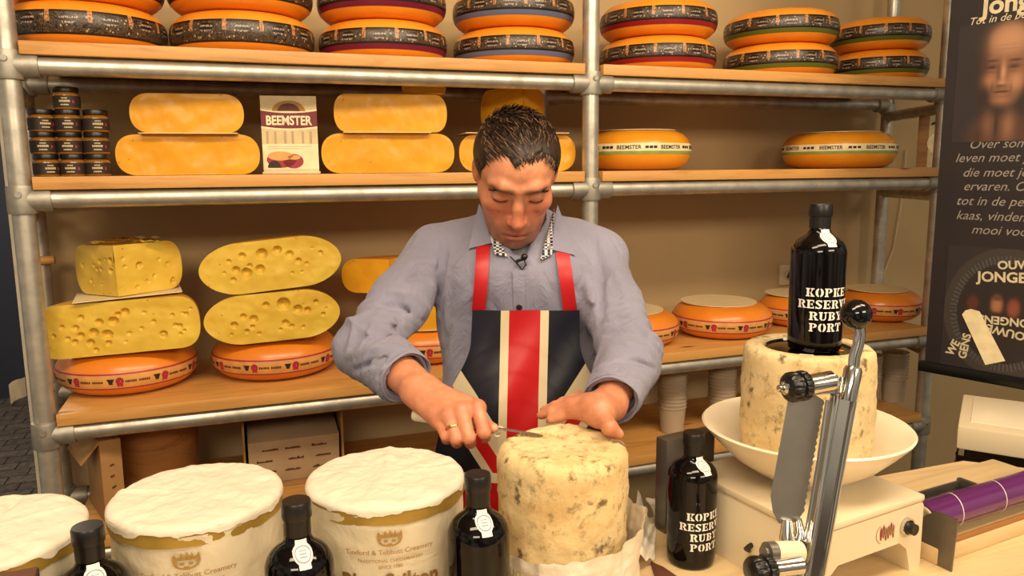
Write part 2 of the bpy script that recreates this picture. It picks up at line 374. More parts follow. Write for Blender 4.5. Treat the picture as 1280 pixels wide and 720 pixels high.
# ---------------------------------------------------------------- signed distance modelling (for the person and cloth)
class SDF:
    def __init__(s, lo, hi, h):
        s.lo = np.array(lo, float); s.h = h
        s.n = np.ceil((np.array(hi) - s.lo) / h).astype(int) + 1
        s.d = np.full(s.n, 1.0, np.float32)
        s.ax = [s.lo[i] + h * np.arange(s.n[i]) for i in range(3)]
    def reg(s, mn, mx):
        a = np.maximum(np.floor((np.array(mn) - s.lo) / s.h).astype(int), 0)
        b = np.minimum(np.ceil((np.array(mx) - s.lo) / s.h).astype(int) + 1, s.n)
        if np.any(b <= a): return None
        sl = tuple(slice(a[i], b[i]) for i in range(3))
        X = s.ax[0][sl[0]][:, None, None].astype(np.float32); Y = s.ax[1][sl[1]][None, :, None].astype(np.float32); Z = s.ax[2][sl[2]][None, None, :].astype(np.float32)
        return sl, X, Y, Z
    def comb(s, sl, p, k, op):
        e = s.d[sl]
        if op == '+':
            if k > 0:
                hh = np.clip(0.5 + 0.5 * (e - p) / k, 0, 1); r = e * (1 - hh) + p * hh - k * hh * (1 - hh)
            else: r = np.minimum(e, p)
        else:
            q = -p
            if k > 0:
                hh = np.clip(0.5 - 0.5 * (e - q) / k, 0, 1); r = e * (1 - hh) + q * hh + k * hh * (1 - hh)
            else: r = np.maximum(e, q)
        s.d[sl] = r
    def rc(s, a, b, ra, rb=None, k=0.01, op='+', planes=()):
        rb = ra if rb is None else rb; a = np.array(a, float); b = np.array(b, float); R = max(ra, rb) + k + 0.03
        g = s.reg(np.minimum(a, b) - R, np.maximum(a, b) + R)
        if g is None: return s
        sl, X, Y, Z = g; ba = b - a; L = max(float(ba.dot(ba)), 1e-9)
        t = np.clip(((X - a[0]) * ba[0] + (Y - a[1]) * ba[1] + (Z - a[2]) * ba[2]) / L, 0, 1)
        p = np.sqrt((X - a[0] - t * ba[0]) ** 2 + (Y - a[1] - t * ba[1]) ** 2 + (Z - a[2] - t * ba[2]) ** 2) - (ra + (rb - ra) * t)
        for q, nn in planes: p = np.maximum(p, (X - q[0]) * nn[0] + (Y - q[1]) * nn[1] + (Z - q[2]) * nn[2])
        s.comb(sl, p, k, op); return s
    def chain(s, pts, rads, k=0.01, op='+'):
        for i in range(len(pts) - 1): s.rc(pts[i], pts[i + 1], rads[i], rads[i + 1], k, op)
        return s
    def ell(s, c, r, A=None, k=0.01, op='+'):
        c = np.array(c, float); r = np.array(r, float); A = np.eye(3) if A is None else np.array(A)   # columns = axes
        R = float(r.max()) + k + 0.03
        g = s.reg(c - R, c + R)
        if g is None: return s
        sl, X, Y, Z = g; X = X - c[0]; Y = Y - c[1]; Z = Z - c[2]
        l = [X * A[0, i] + Y * A[1, i] + Z * A[2, i] for i in range(3)]
        k0 = np.sqrt(sum((l[i] / r[i]) ** 2 for i in range(3))); k1 = np.sqrt(sum((l[i] / r[i] ** 2) ** 2 for i in range(3))) + 1e-9
        s.comb(sl, k0 * (k0 - 1) / k1, k, op); return s
    def mesh(s):
        d = s.d; ins = d < 0; n = d.shape
        c = np.zeros(tuple(x - 1 for x in n), np.int8)
        for i in (0, 1):
            for j in (0, 1):
                for k in (0, 1): c += ins[i:n[0] - 1 + i, j:n[1] - 1 + j, k:n[2] - 1 + k]
        cells = np.argwhere((c > 0) & (c < 8)); idx = -np.ones(c.shape, np.int32); idx[tuple(cells.T)] = np.arange(len(cells))
        acc = np.zeros((len(cells), 3)); cnt = np.zeros(len(cells))
        cor = [(i, j, k) for i in (0, 1) for j in (0, 1) for k in (0, 1)]
        val = {q: d[cells[:, 0] + q[0], cells[:, 1] + q[1], cells[:, 2] + q[2]].astype(float) for q in cor}
        for q in cor:
            for ax in range(3):
                if q[ax] == 0:
                    q2 = list(q); q2[ax] = 1; q2 = tuple(q2); a, b = val[q], val[q2]; m = (a < 0) != (b < 0)
                    t = np.where(m, a / np.where(m, a - b, 1), 0)
                    p = np.tile(np.array(q, float), (len(cells), 1)); p[:, ax] = t
                    acc += p * m[:, None]; cnt += m
        V = s.lo + s.h * (cells + acc / cnt[:, None])
        F = []
        for ax in range(3):
            u, v = (ax + 1) % 3, (ax + 2) % 3
            sl0 = [slice(1, -1)] * 3; sl0[ax] = slice(0, n[ax] - 1); sl1 = list(sl0); sl1[ax] = slice(1, n[ax])
            A = ins[tuple(sl0)]; B = ins[tuple(sl1)]; e = np.argwhere(A != B)
            off = np.array([1, 1, 1]); off[ax] = 0; e2 = e + off
            def cell(du, dv):
                q = e2.copy(); q[:, u] -= du; q[:, v] -= dv; return idx[q[:, 0], q[:, 1], q[:, 2]]
            quad = np.stack([cell(1, 1), cell(0, 1), cell(0, 0), cell(1, 0)], 1)
            flip = ~A[tuple(e.T)]; quad[flip] = quad[flip][:, ::-1]; F.append(quad)
        return V, np.concatenate(F)
    def front(s):
        """first surface met when walking along +y, per (x, z) column"""
        ins = s.d < 0; hit = ins.any(1); j = np.argmax(ins, 1); j0 = np.maximum(j - 1, 0)
        I, K = np.indices(j.shape); a = s.d[I, j0, K]; b = s.d[I, j, K]
        t = np.where(a != b, a / np.where(a != b, a - b, 1), 0)
        return np.where(hit, s.ax[1][j0] + np.clip(t, 0, 1) * s.h, np.nan)
def sdf_obj(name, V, F, mats, parent, smooth_iter=1, origin=(0, 0, 0)):
    V = np.array(V)
    me = bpy.data.meshes.new(name); me.vertices.add(len(V)); me.vertices.foreach_set('co', (V - np.array(origin)).astype(np.float32).ravel())
    me.loops.add(F.size); me.loops.foreach_set('vertex_index', F.ravel().astype(np.int32))
    me.polygons.add(len(F)); me.polygons.foreach_set('loop_start', np.arange(0, F.size, 4, dtype=np.int32))
    me.update(calc_edges=True); me.validate()
    for m in (mats if isinstance(mats, (list, tuple)) else [mats]): me.materials.append(MAT[m] if isinstance(m, str) else m)
    if smooth_iter:
        bm = bmesh.new(); bm.from_mesh(me)
        for _ in range(smooth_iter): bmesh.ops.smooth_vert(bm, verts=bm.verts, factor=0.5, use_axis_x=True, use_axis_y=True, use_axis_z=True)
        bm.to_mesh(me); bm.free()
    me.shade_smooth()
    o = bpy.data.objects.new(name, me); COL.objects.link(o)
    if parent: o.parent = parent
    return o
# ================================================================ the setting
struct(MB().box((0.8, 3.2, -0.05), (7.0, 8.0, 0.1)).build('floor', 'floor'))
struct(MB().box((1.955, 2.62, 1.5), (5.05, 0.10, 3.0)).build('wall_back', 'wall'))
struct(MB().box((-0.585, 2.62, 1.5), (0.03, 0.12, 3.0)).build('trim_1', 'wallwhite'))
struct(MB().box((-1.2, 6.2, 1.5), (3.4, 0.1, 3.0)).build('wall_passage', 'navy'))
struct(MB().box((0.8, 3.2, 3.05), (7.0, 8.0, 0.1)).build('ceiling', 'ceiling'))

# ================================================================ pipe rack
PX = (-0.452, 0.987, 2.335); PXB = (-0.512, 0.995, 2.50); YF, YB = 2.06, 2.47
LV = (1.794, 1.494, 0.933, 0.613)             # rail heights; board tops are 52 mm higher
BT = [z + 0.0527 for z in LV]
rack = thing('pipe_shelving_rack', 'tall galvanised pipe rack with pine boards carrying all the orange cheese along the wall', 'shelving rack', (0.95, 2.26, 0))
RO = Vector((0.95, 2.26, 0))
def rel(p): return Vector(p) - RO
for i_ in range(3):
    for x, y in ((PX[i_], YF), (PXB[i_], YB)):
        MB().lathe([(0, 0.012), (0.024, 0.012), (0.024, 2.75), (0, 2.75)], 20, Matrix.Translation(rel((x, y, 0)))).build('post', 'steel', rack)
        MB().lathe([(0, 0), (0.05, 0), (0.05, 0.008), (0.028, 0.012), (0.028, 0.04), (0, 0.04)], 20, Matrix.Translation(rel((x, y, 0)))).build('base_flange', 'clamp', rack)
for li, z in enumerate(LV):
    for b in range(2):
        x0, x1 = PX[b], PX[b + 1]
        for y, xa, xb in ((YF, x0, x1), (YB, PXB[b], PXB[b + 1])):
            MB().tube([rel((xa, y, z)), rel((xb, y, z))], 0.0212, 20).build('rail', 'steel', rack)
        bb = MB()
        bb.box(rel(((x0 + x1) / 2, (2.035 + 2.50) / 2, z + 0.037)), (x1 - x0 - 0.056, 0.465, 0.030), None, 0.003)
        bb.build('shelf_board', 'board', rack)
    for i_ in (0, 2):
        MB().tube([rel((PX[i_], YF, z - 0.045)), rel((PXB[i_], YB, z - 0.045))], 0.02, 16).build('side_rail', 'steel', rack)
    for i in range(3):
        for x, y in ((PX[i], YF), (PXB[i], YB)):
            c = MB()
            c.lathe([(0.0245, -0.032), (0.030, -0.032), (0.0315, -0.026), (0.0315, 0.026), (0.030, 0.032), (0.0245, 0.032)], 20, Matrix.Translation(rel((x, y, z))))
            for sgn in ((1,) if i == 0 else (-1,) if i == 2 else (-1, 1)):
                M = Matrix.Translation(rel((x, y, z))) @ Matrix.Rotation(sgn * PI / 2, 4, 'Y')
                c.lathe([(0.0, 0.01), (0.0275, 0.01), (0.0285, 0.055), (0.0275, 0.062), (0.0215, 0.062)], 20, M)
            c.lathe([(0, 0.02), (0.007, 0.02), (0.007, 0.036), (0, 0.036)], 10, Matrix.Translation(rel((x, y, z + 0.012))) @ Matrix.Rotation(PI / 2, 4, 'X'))
            c.build('pipe_clamp', 'clamp', rack)
pg = MB(); pg.tube([rel((PXB[0] - 0.035, YB - 0.03, 1.315)), rel((PXB[0] + 0.04, YB - 0.03, 1.317))], 0.012, 14)
pg.build('wooden_peg', 'board', rack, label='short wooden peg')

# ================================================================ cheese
def rim(R, h, n=2.3, k=0.62):
    r0 = R - h * k
    return lambda z: r0 + (R - r0) * max(0.0, 1 - abs(2 * z / h - 1) ** n) ** (1 / n)
def wheel_prof(R, h, n=2.3, k=0.62, dome=0.03):
    f = rim(R, h, n, k); r0 = R - h * k; pr = [(0.0, 0.0)] + [(r0 * t, 0.0) for t in (0.5, 0.95)]
    for i in range(1, 24):
        z = h * (0.5 - 0.5 * math.cos(PI * i / 24)); pr.append((f(z), z))
    pr += [(r0 * t, h) for t in (0.95, 0.5)] + [(0.0, h)]
    return pr, f
def band(mb, f, z0, z1, lift=0.0008, seg=96, nz=6, mi=0, a0=0.0, a1=2 * PI):
    full = abs(a1 - a0 - 2 * PI) < 1e-6
    pr = [(f(z0) - 0.002, z0)] + [(f(z0 + (z1 - z0) * i / nz) + lift, z0 + (z1 - z0) * i / nz) for i in range(nz + 1)] + [(f(z1) - 0.002, z1)]
    mb.lathe(pr, seg, None, mi, a0, a1)
def build_band_uv(name, f, z0, z1, mat, parent, rep, seg=96, nz=6):
    mb = MB(); uv = []
    for i in range(seg + 1):
        a = 2 * PI * i / seg
        for j in range(nz + 1):
            z = z0 + (z1 - z0) * j / nz; r = f(z) + 0.0009
            mb.v.append((r * math.cos(a), r * math.sin(a), z)); uv.append((i / seg * rep, j / nz))
    mb.f = [(i * (nz + 1) + j, (i + 1) * (nz + 1) + j, (i + 1) * (nz + 1) + j + 1, i * (nz + 1) + j + 1) for i in range(seg) for j in range(nz)]
    mb.m = [0] * len(mb.f)
    return mb.build(name, mat, parent, weld=False, uv=uv, recalc=False)

def top_wheel(x0, x1, py, tier, stripe, label, spin):
    P = atY((x0 + x1) / 2, py, 2.262); D = (P - CAM) @ (-CM[:, 2])
    R = (x1 - x0) / FPX * D / 2 * 0.97; h = 0.108
    t = thing('round_cheese', label, 'cheese', (P[0], 2.262, BT[0] + tier * (h + 0.0005)), spin, 'cheese wheels with dark printed bands on the top shelf')
    pr, f = wheel_prof(R, h)
    MB().lathe(pr, 72).build('rind', 'wax', t, sharp=180)
    build_band_uv('label_band', f, h * 0.22, h * 0.72, 'label_' + stripe, t, 13)
TOPW = [(12, 207, 'dark'), (213, 392, 'dark'), (397, 560, 'maroon'), (564, 720, 'blue'), (748, 897, 'red'), (905, 1047, 'green'), (1040, 1160, 'green')]
ORD = ['leftmost', 'second', 'third', 'fourth', 'fifth', 'sixth', 'rightmost']
LOOK = ['plain dark band', 'plain dark band', 'maroon striped band', 'grey-blue striped band', 'red striped band', 'green striped band', 'green striped band']
for i, (x0, x1, st) in enumerate(TOPW):
    where = '%s top shelf stack%s' % (ORD[i], ' from left' if 0 < i < 6 else '')
    for tier in range(2):
        top_wheel(x0 + (2 if i == 1 else 0), x1 - (4 if i == 0 else 0), 30, tier, st, '%s wheel with %s in the %s' % ('upper' if tier else 'lower', LOOK[i], where), rnd.uniform(0, 6))

def card_disc(name, label, R, loc, group, rz=0.0, cut=None, tilt=None):
    """thin round (or rectangular) divider card lying on a cheese"""
    mb = MB()
    if cut: mb.box((0, 0, 0.0012), (cut[0], cut[1], 0.0024), None, 0.0005)
    else: mb.lathe([(0, 0), (R, 0), (R, 0.0024), (0, 0.0024)], 48)
    o = mb.build(name, 'card', None); o.location = loc; o.rotation_euler = (tilt[0] if tilt else 0, tilt[1] if tilt else 0, rz)
    return tag(o, label, 'card', group)

# ---- middle shelf: whole wheels with printed words
def mid_wheel(x0, x1, py, label, clabel, gold='wax_gold'):
    P = atY((x0 + x1) / 2, py, 2.27); D = (P - CAM) @ (-CM[:, 2]); R = (x1 - x0) / FPX * D / 2 * 0.985; h = 0.124
    t = thing('round_cheese', label, 'cheese', (P[0], 2.27, BT[1]), 0, 'whole cheese wheels on the middle shelf')
    pr, f = wheel_prof(R, h, 2.2, 0.55)
    MB().lathe(pr, 72).build('rind', gold, t, sharp=180)
    b = MB(); band(b, f, h * 0.40, h * 0.535, mi=0); b.build('label_band', 'greenband', t)
    b = MB(); band(b, f, h * 0.475, h * 0.665, 0.0012); b.build('word_band', 'cream', t)
    b = MB(); fac = math.atan2(-P[1] if False else -2.27, -P[0])
    for k in range(-2, 3):
        V, F = text2d('BEEMSTER', 1, 0.02); V = fit(V, height=h * 0.10)
        wrap(V, F, R, fac + k * 0.78 - 0.12, h * 0.57, b, 0, lambda z: f(z) + 0.0012)
        for q in range(3):      # small ornament dashes between the words
            V = [(-.006, -.004), (.005, -.004), (.006, .004), (-.005, .004)]
            wrap(V, [(0, 1, 2, 3)], R, fac + k * 0.78 + 0.19 + q * 0.075, h * 0.57, b, 0, lambda z: f(z) + 0.0012)
    b.build('lettering', 'darkprint', t, recalc=False)
    card_disc('divider_card', clabel, R * 0.72, (P[0], 2.27, BT[1] + h + 0.0005), 'round cards on cheese wheels')
mid_wheel(727, 863, 186, 'golden wheel with green and cream word band beside the middle rack post', 'thin round card on the golden wheel beside the middle rack post')
mid_wheel(980, 1116, 186, 'golden wheel with green and cream word band at the right of the middle shelf', 'thin round card on the golden wheel at the right of the middle shelf')

# ---- sectors of cheese with cut faces
def sector(name, label, R, h, ang, loc, rz, face, rind, group, holes=(), n=2.3, k=0.5, tilt=(0, 0), seed=1, wavy=0.004):
    """apex at the origin, spreading along +y; cut faces stand on both straight sides"""
    t = thing(name, label, 'cheese', loc, 0, group); t.rotation_euler = (tilt[0], tilt[1], rz)
    r0 = R - h * k; half = lambda r: 0.0 if r >= R else (h / 2) * (1.0 if r <= r0 else max(0.0, 1 - ((r - r0) / (R - r0)) ** n) ** (1 / n))
    prof = [(0, 0)] + [(r0 * i / 4, 0) for i in (2, 4)]
    NA = 16
    for i in range(1, NA): a = PI * (i / NA); x = math.sin(a); prof.append((r0 + (R - r0) * abs(x) ** (2 / n), h / 2 - h / 2 * math.copysign(abs(math.cos(a)) ** (2 / n), math.cos(a))))
    prof += [(r0 * i / 4, h) for i in (4, 2)] + [(0, h)]
    a0, a1 = PI / 2 - ang / 2, PI / 2 + ang / 2
    MB().lathe(prof, max(10, int(ang / (2 * PI) * 72)), None, 0, a0, a1).build('rind', rind, t, sharp=180)
    NR = 110 if holes else 60; rs = [R * (1 - (1 - i / NR) ** 1.6) for i in range(NR + 1)]
    rr = random.Random(seed)
    flat = abs(ang - PI) < 1e-3
    def face_pt(a, r, tt, side):
        dirv = Vector((math.cos(a), math.sin(a), 0)); nn = Vector((-math.sin(a), math.cos(a), 0)) * side
        z = h / 2 + half(r) * tt
        d = wavy * fbm((r * math.cos(a) + seed, z, seed), 14) * (1 - abs(tt) ** 6) * min(1, (R - r) / 0.02)
        s = r * (1 if side < 0 else -1)
        for hx, hz, hr in holes:
            q = ((s - hx) ** 2 + (z - hz) ** 2) / (hr * hr)
            if q < 1: d = max(d, 0) * 0 - hr * 1.25 * math.sqrt(1 - q)
        return dirv * r + nn * (0.0004 - 0.0 + d) + Vector((0, 0, z))
    NT_ = 80 if holes else 14; NR = 110 if holes else 60
    fm = MB()
    for a, side in ((a0, -1), (a1, 1)):
        fm.grid(lambda u, v: face_pt(a, rs[int(round(u * NR))], -1 + 2 * v, side), NR, NT_)
    fm.build('cut_face', face, t, sharp=180, label='smooth cut face' if not holes else 'cut face full of holes')
    return t
def half_at(x0, x1, y_mid, Yf, zb, h, label, face, rind, group, **kw):
    P = atY((x0 + x1) / 2, y_mid, Yf); D = (P - CAM) @ (-CM[:, 2]); R = (x1 - x0) / FPX * D / 2 * .975
    return sector('half_cheese', label, R, h, PI, (P[0], Yf, zb), kw.pop('rz', -0.10), face, rind, group, **kw), P, R
G_OLD = 'halved cheese wheels on the middle shelf'
z1 = BT[1]
_, P, R = half_at(150, 323, 195, 2.13, z1, 0.100, 'lower large half of golden cheese next to the mustard jars', 'cheese_old', 'rind_yellow', G_OLD, seed=2)
card_disc('divider_card', 'cream card between the two golden halves next to the mustard jars', 0, (P[0] + .01, 2.17, z1 + 0.101), 'divider cards between halves', -0.1, (R * 1.35, 0.14))
half_at(166, 303, 143, 2.14, z1 + 0.104, 0.097, 'upper smaller half of golden cheese next to the mustard jars', 'cheese_old', 'rind_yellow', G_OLD, seed=3)
_, P, R = half_at(402, 571, 190, 2.13, z1, 0.106, 'lower half of golden cheese right of the display card', 'cheese_old', 'rind_yellow', G_OLD, seed=4)
card_disc('divider_card', 'cream card between the golden halves right of the display card', 0, (P[0], 2.17, z1 + 0.107), 'divider cards between halves', -0.1, (R * 1.3, 0.13))
_, P, R = half_at(417, 561, 138, 2.14, z1 + 0.110, 0.102, 'upper half of golden cheese right of the display card', 'cheese_old', 'rind_yellow', G_OLD, seed=5, k=0.35)
Pw = atY(528, 108, 2.16)
sector('cheese_wedge', 'thin slice of orange cheese lying on the upper half right of the display card', 0.12, 0.028, 0.95, (Pw[0] - 0.06, 2.15, z1 + 0.2132), -1.35, 'cheese_old', 'wax', None, seed=6, k=0.3)
_, P, R = half_at(571, 725, 187, 2.13, z1, 0.107, 'half of golden cheese behind the head of the man', 'cheese_old', 'wax', G_OLD, seed=7)
card_disc('divider_card', 'cream card under the upright wedge behind the head of the man', 0, (P[0], 2.19, z1 + 0.108), 'divider cards between halves', -0.1, (R * 1.75, 0.17))
Pw = atY(648, 125, 2.14)
sector('cheese_wedge', 'big upright wedge of yellow cheese just above the head of the man', 0.17, 0.13, 1.25, (Pw[0] + .012, 2.13, z1 + 0.1115), -0.12, 'cheese_old', 'rind_yellow', None, seed=8, k=0.3)

# ---- lower shelf
z2 = BT[2]
def low_wheel(x0, x1, py, Yc, label, h=0.105, spin=0.0, R=None):
    P = atY((x0 + x1) / 2, py, Yc); D = (P - CAM) @ (-CM[:, 2]); R = R or (x1 - x0) / FPX * D / 2 * 0.985
    t = thing('round_cheese', label, 'cheese', (P[0], Yc, z2), 0, 'orange cheese wheels on the lower shelf')
    pr, f = wheel_prof(R, h, 2.1, 0.6); MB().lathe(pr, 72).build('rind', 'wax_deep', t, sharp=180)
    b = MB(); band(b, f, h * 0.27, h * 0.62, 0.0008); b.build('label_band', 'orangeband', t)
    b = MB(); band(b, f, h * 0.255, h * 0.285, 0.0012, nz=1); band(b, f, h * 0.605, h * 0.64, 0.0012, nz=1); b.build('border_line', 'pinkline', t)
    fac = math.atan2(-Yc, -P[0]) + spin; zc = h * 0.445; rf = lambda z: f(z) + 0.0012; rg = random.Random(int(x0))
    for k in range(-2, 3):
        b = MB(); rs = MB(); dk = MB(); a = fac + k * 0.62
        for q in range(13):                 # fine unreadable words
            if q == 6: continue
            ww, hh = 0.0035, rg.uniform(0.0045, 0.0065)
            wrap([(-ww / 2, -hh / 2), (ww / 2, -hh / 2), (ww / 2, hh / 2), (-ww / 2, hh / 2)], [(0, 1, 2, 3)], R, a + (q - 6) * 0.0255, zc, b, 0, rf)
        cir = [(0.0095 * math.cos(i * PI / 8), 0.0095 * math.sin(i * PI / 8) + 0.002) for i in range(16)]
        ro_ = cir[:11] + [(-.0075, -.004), (-.006, -.014), (0, -.011), (.006, -.014), (.0075, -.004)] + cir[15:]
        wrap(ro_, [tuple(range(len(ro_)))], R, a - 0.235, zc, rs, 0, rf)
        em = [(-.009, .0075), (-.008, .0045), (-.0065, .0042), (-.0065, .003), (-.0055, -.001), (-.0045, -.0015), (-.0045, -.0065), (.0045, -.0065), (.0045, -.0015), (.0055, -.001), (.0065, .003), (.0065, .0042), (.008, .0045), (.009, .0075)]
        wrap(em, [tuple(range(len(em)))], R, a + 0.265, zc, dk, 0, rf)
        b.build('lettering', 'brownprint', t, recalc=False); rs.build('rosette', 'pinkline', t, recalc=False); dk.build('emblem', 'darkprint', t, recalc=False)
    return P[0], R, h
def holes(rr, R, h, n, rmin, rmax, cx=0.0, spread=0.8, clear=0.75):
    out = []
    for _ in range(900):
        if len(out) >= n: break
        x = cx + rr.gauss(0, 0.42) * R * spread; z = h / 2 + rr.uniform(-.40, .40) * h; r = rmin + (rmax - rmin) * rr.random() ** 2.2
        if abs(x) > R * 0.86 or any((x - a) ** 2 + (z - b) ** 2 < ((r + c) * clear + 0.004) ** 2 for a, b, c in out): continue
        out.append((x, z, r))
    return out
hr = random.Random(5)
x, R, h = low_wheel(83, 245, 490, 2.285, 'orange wheel with red bordered band at the bottom of the left stack', 0.108, 0.1)
card_disc('divider_card', 'round cream card on the orange wheel at the bottom of the left stack', R * 0.62, (x, 2.26, z2 + h + .0006), 'round cards on cheese wheels')
hl = [(-.10, .075, .008), (-.085, .1, .007), (-.06, .06, .011), (-.045, .085, .009), (-.07, .035, .009), (-.03, .052, .012), (-.012, .085, .011), (-.03, .03, .007), (.0, .1, .007), (.016, .105, .01), (-.12, .05, .006), (-.13, .08, .006), (-.105, .04, .007), (-.09, .055, .008), (.06, .1, .005), (.13, .06, .006), (.15, .09, .004), (.1, .04, .009), (.15, .045, .004), (.02, .05, .006), (.05, .06, .005), (.01, .03, .004), (-.15, .06, .005), (.08, .075, .005), (-.06, .015, .006)]
half_at(57, 249, 433, 2.13, z2 + h + .0075, 0.135, 'wide half of yellow cheese dense with holes in the left stack', 'cheese_holey', 'rind_yellow', 'holey halves on the lower shelf', holes=hl + [(a + .17, b * .9 + .01, c * .6) for a, b, c in hl[3:9]], seed=11, n=2.6, k=0.42, tilt=(0, -0.035), rz=-0.08)
Pq = atY(151, 400, 2.14)
card_disc('divider_card', 'cream card under the wrapped quarter on top of the left stack', 0, (Pq[0] + .015, 2.215, z2 + h + .1485), 'divider cards between halves', 0.1, (0.25, 0.17), tilt=(0, -0.04))
hq = [(rnd.uniform(-.15, .15), rnd.uniform(.015, .105), rnd.uniform(.003, .008)) for _ in range(26)]
qt = sector('quarter_cheese', 'quarter of yellow holey cheese on top of the left stack', 0.172, 0.128, math.radians(99), (Pq[0], 2.135, z2 + h + .1525), math.radians(-10), 'cheese_holey', 'rind_yellow', None, holes=hq, seed=12, n=2.6, k=0.35, tilt=(0, -0.03))
x, R, h = low_wheel(271, 423, 475, 2.285, 'orange wheel with red bordered band under the two tall holey halves', 0.108, -0.1)
card_disc('divider_card', 'round cream card on the orange wheel under the two tall holey halves', R * 0.6, (x, 2.26, z2 + h + .0006), 'round cards on cheese wheels')
hA = [(-.1, .055, .009), (-.075, .075, .008), (-.05, .065, .011), (-.015, .1, .008), (.03, .098, .017), (.065, .08, .012), (.09, .075, .009), (.115, .095, .007), (.03, .045, .010), (.045, .035, .007), (.075, .03, .005), (-.07, .035, .006), (-.04, .025, .005), (.13, .06, .006), (-.055, .045, .006), (.14, .075, .004), (.015, .03, .004), (-.11, .03, .004)]
_, P, R2 = half_at(261, 428, 420, 2.13, z2 + h + .0085, 0.132, 'lower holey half of yellow cheese in the stack beside the elbow', 'cheese_holey', 'rind_yellow', 'holey halves on the lower shelf', holes=hA, seed=13, n=1.9, k=0.75, tilt=(0, -0.05), rz=-0.08)
hB = [(-.07, .10, .009), (-.02, .1, .014), (.02, .105, .011), (.05, .09, .010), (-.105, .09, .006), (-.09, .065, .010), (-.065, .055, .013), (-.03, .06, .012), (.07, .07, .008), (-.1, .04, .007), (.13, .085, .006), (.09, .06, .005), (.05, .04, .004), (.075, .04, .004), (.11, .1, .004), (-.12, .062, .004), (-.055, .072, .007)]
half_at(256, 431, 355, 2.13, z2 + h + .147, 0.135, 'upper tilted holey half of yellow cheese in the stack beside the elbow', 'cheese_holey', 'rind_yellow', 'holey halves on the lower shelf', holes=hB, seed=14, n=1.9, k=0.75, tilt=(0, -0.085), rz=-0.08)
def crumple(name, label, c, size, seed):
    mb = MB()
    mb.grid(lambda u, v: (c[0] + (u - .5) * size[0] + .012 * fbm((u * 3, v * 3, seed), 2), c[1] + (v - .5) * size[1], c[2] + size[2] * (abs(fbm((u, v, seed + .3), 5)) + .25 * math.sin(PI * v) * math.sin(PI * u))), 16, 12)
    o = mb.build(name, 'film', None, sharp=20); tag(o, label, 'wrap'); return o
Pc = atY(283, 335, 2.2); crumple('plastic_wrap', 'gathered clear plastic wrap behind the upper tilted holey half', (Pc[0] - .01, 2.25, Pc[2] + .004), (.10, .06, .05), 3)
Pc = atY(152, 331, 2.22); crumple('plastic_wrap', 'crinkled clear wrap on top of the quarter cheese', (Pc[0] + .02, 2.205, z2 + .108 + .1525 + .1315), (.15, .10, .014), 5)
x, R, h = low_wheel(470, 595, 440, 2.29, 'orange wheel half hidden behind the man', 0.105, 0.3, 0.165)
card_disc('divider_card', 'round cream card on the orange wheel half hidden behind the man', R * 0.8, (x, 2.28, z2 + h + .0006), 'round cards on cheese wheels')
half_at(460, 600, 408, 2.16, z2 + h + .0035, 0.105, 'half of yellow cheese showing through the crook of the arm', 'cheese_old', 'rind_yellow', None, seed=15)
Pq = atY(475, 365, 2.2)
sector('quarter_cheese', 'orange rinded piece of cheese peeking out behind the raised elbow', 0.15, 0.10, 1.7, (Pq[0] + .03, 2.2, z2 + h + .1095), 0.15, 'cheese_old', 'wax_deep', None, seed=16)
for (x0, x1, py, lab) in [(722, 848, 425, 'orange wheel mostly hidden behind the forearm on the right side'), (840, 963, 408, 'orange wheel with crescent card right of the man'), (949, 1046, 400, 'orange wheel partly behind the stilton carrying a bottle'), (1052, 1148, 388, 'smaller orange wheel at the right end of the lower shelf')]:
    Yc = 2.235 if x0 < 940 else 2.27 if x0 < 1000 else 2.235
    x, R, h = low_wheel(x0, x1, py, Yc, lab, 0.108 if x0 != 722 else 0.105, 0.1)
    card_disc('divider_card', 'round cream card on the ' + lab.replace('orange wheel', 'wheel').replace(' with crescent card', ' standing'), R * 0.76, (x - 0.005, Yc + .015, z2 + h + .0006), 'round cards on cheese wheels')

# ---- mustard jars
jar = thing('mustard_jar', 'x', 'jar', (0, 0, 0), 0, 'small mustard jars stacked in columns')
S8 = 16
MB().lathe([(0, 0), (.027, 0), (.029, .003), (.029, .034), (.026, .039), (.0235, .042), (.0235, .044), (0, .044)], S8).build('jar_glass', 'mustard', jar)
MB().lathe([(0, .042), (.0268, .042), (.0272, .044), (.0272, .0535), (.0262, .0548), (0, .0548)], 24).build('lid', 'capsule', jar)
b = MB(); b.lathe([(.0288, .004), (.0295, .0045), (.0295, .0325), (.0288, .033)], 24, None, 0); b.build('paper_label', 'darkprint', jar)
b = MB(); r_ = random.Random(3)
for zz, hh, ww in ((.0265, .0028, .013), (.0195, .0052, .023), (.0105, .0030, .017)):
    n_ = int(ww / .0024)
    for q in range(n_):
        a = -PI / 2 + ((q + .5) / n_ - .5) * ww / .0295
        wrap([(-.0009, -hh / 2), (.0009, -hh / 2), (.0009, hh / 2 * r_.uniform(.6, 1)), (-.0009, hh / 2)], [(0, 1, 2, 3)], .0295, a, zz, b)
b.build('label_print', 'creamdull', jar, recalc=False)
b = MB(); wrap([(-.002, -.004), (.002, -.004), (.0025, 0), (.002, .004), (-.002, .004)], [(0, 1, 2, 3, 4)], .0295, -PI / 2 + .62, .018, b); b.build('red_emblem', 'redprint', jar, recalc=False)
cols = [(57, 3, 'left'), (90, 4, 'middle'), (123, 3, 'right')]; lev = ['bottom jar', 'second jar from the bottom', 'third jar from the bottom', 'topmost jar']; first = True
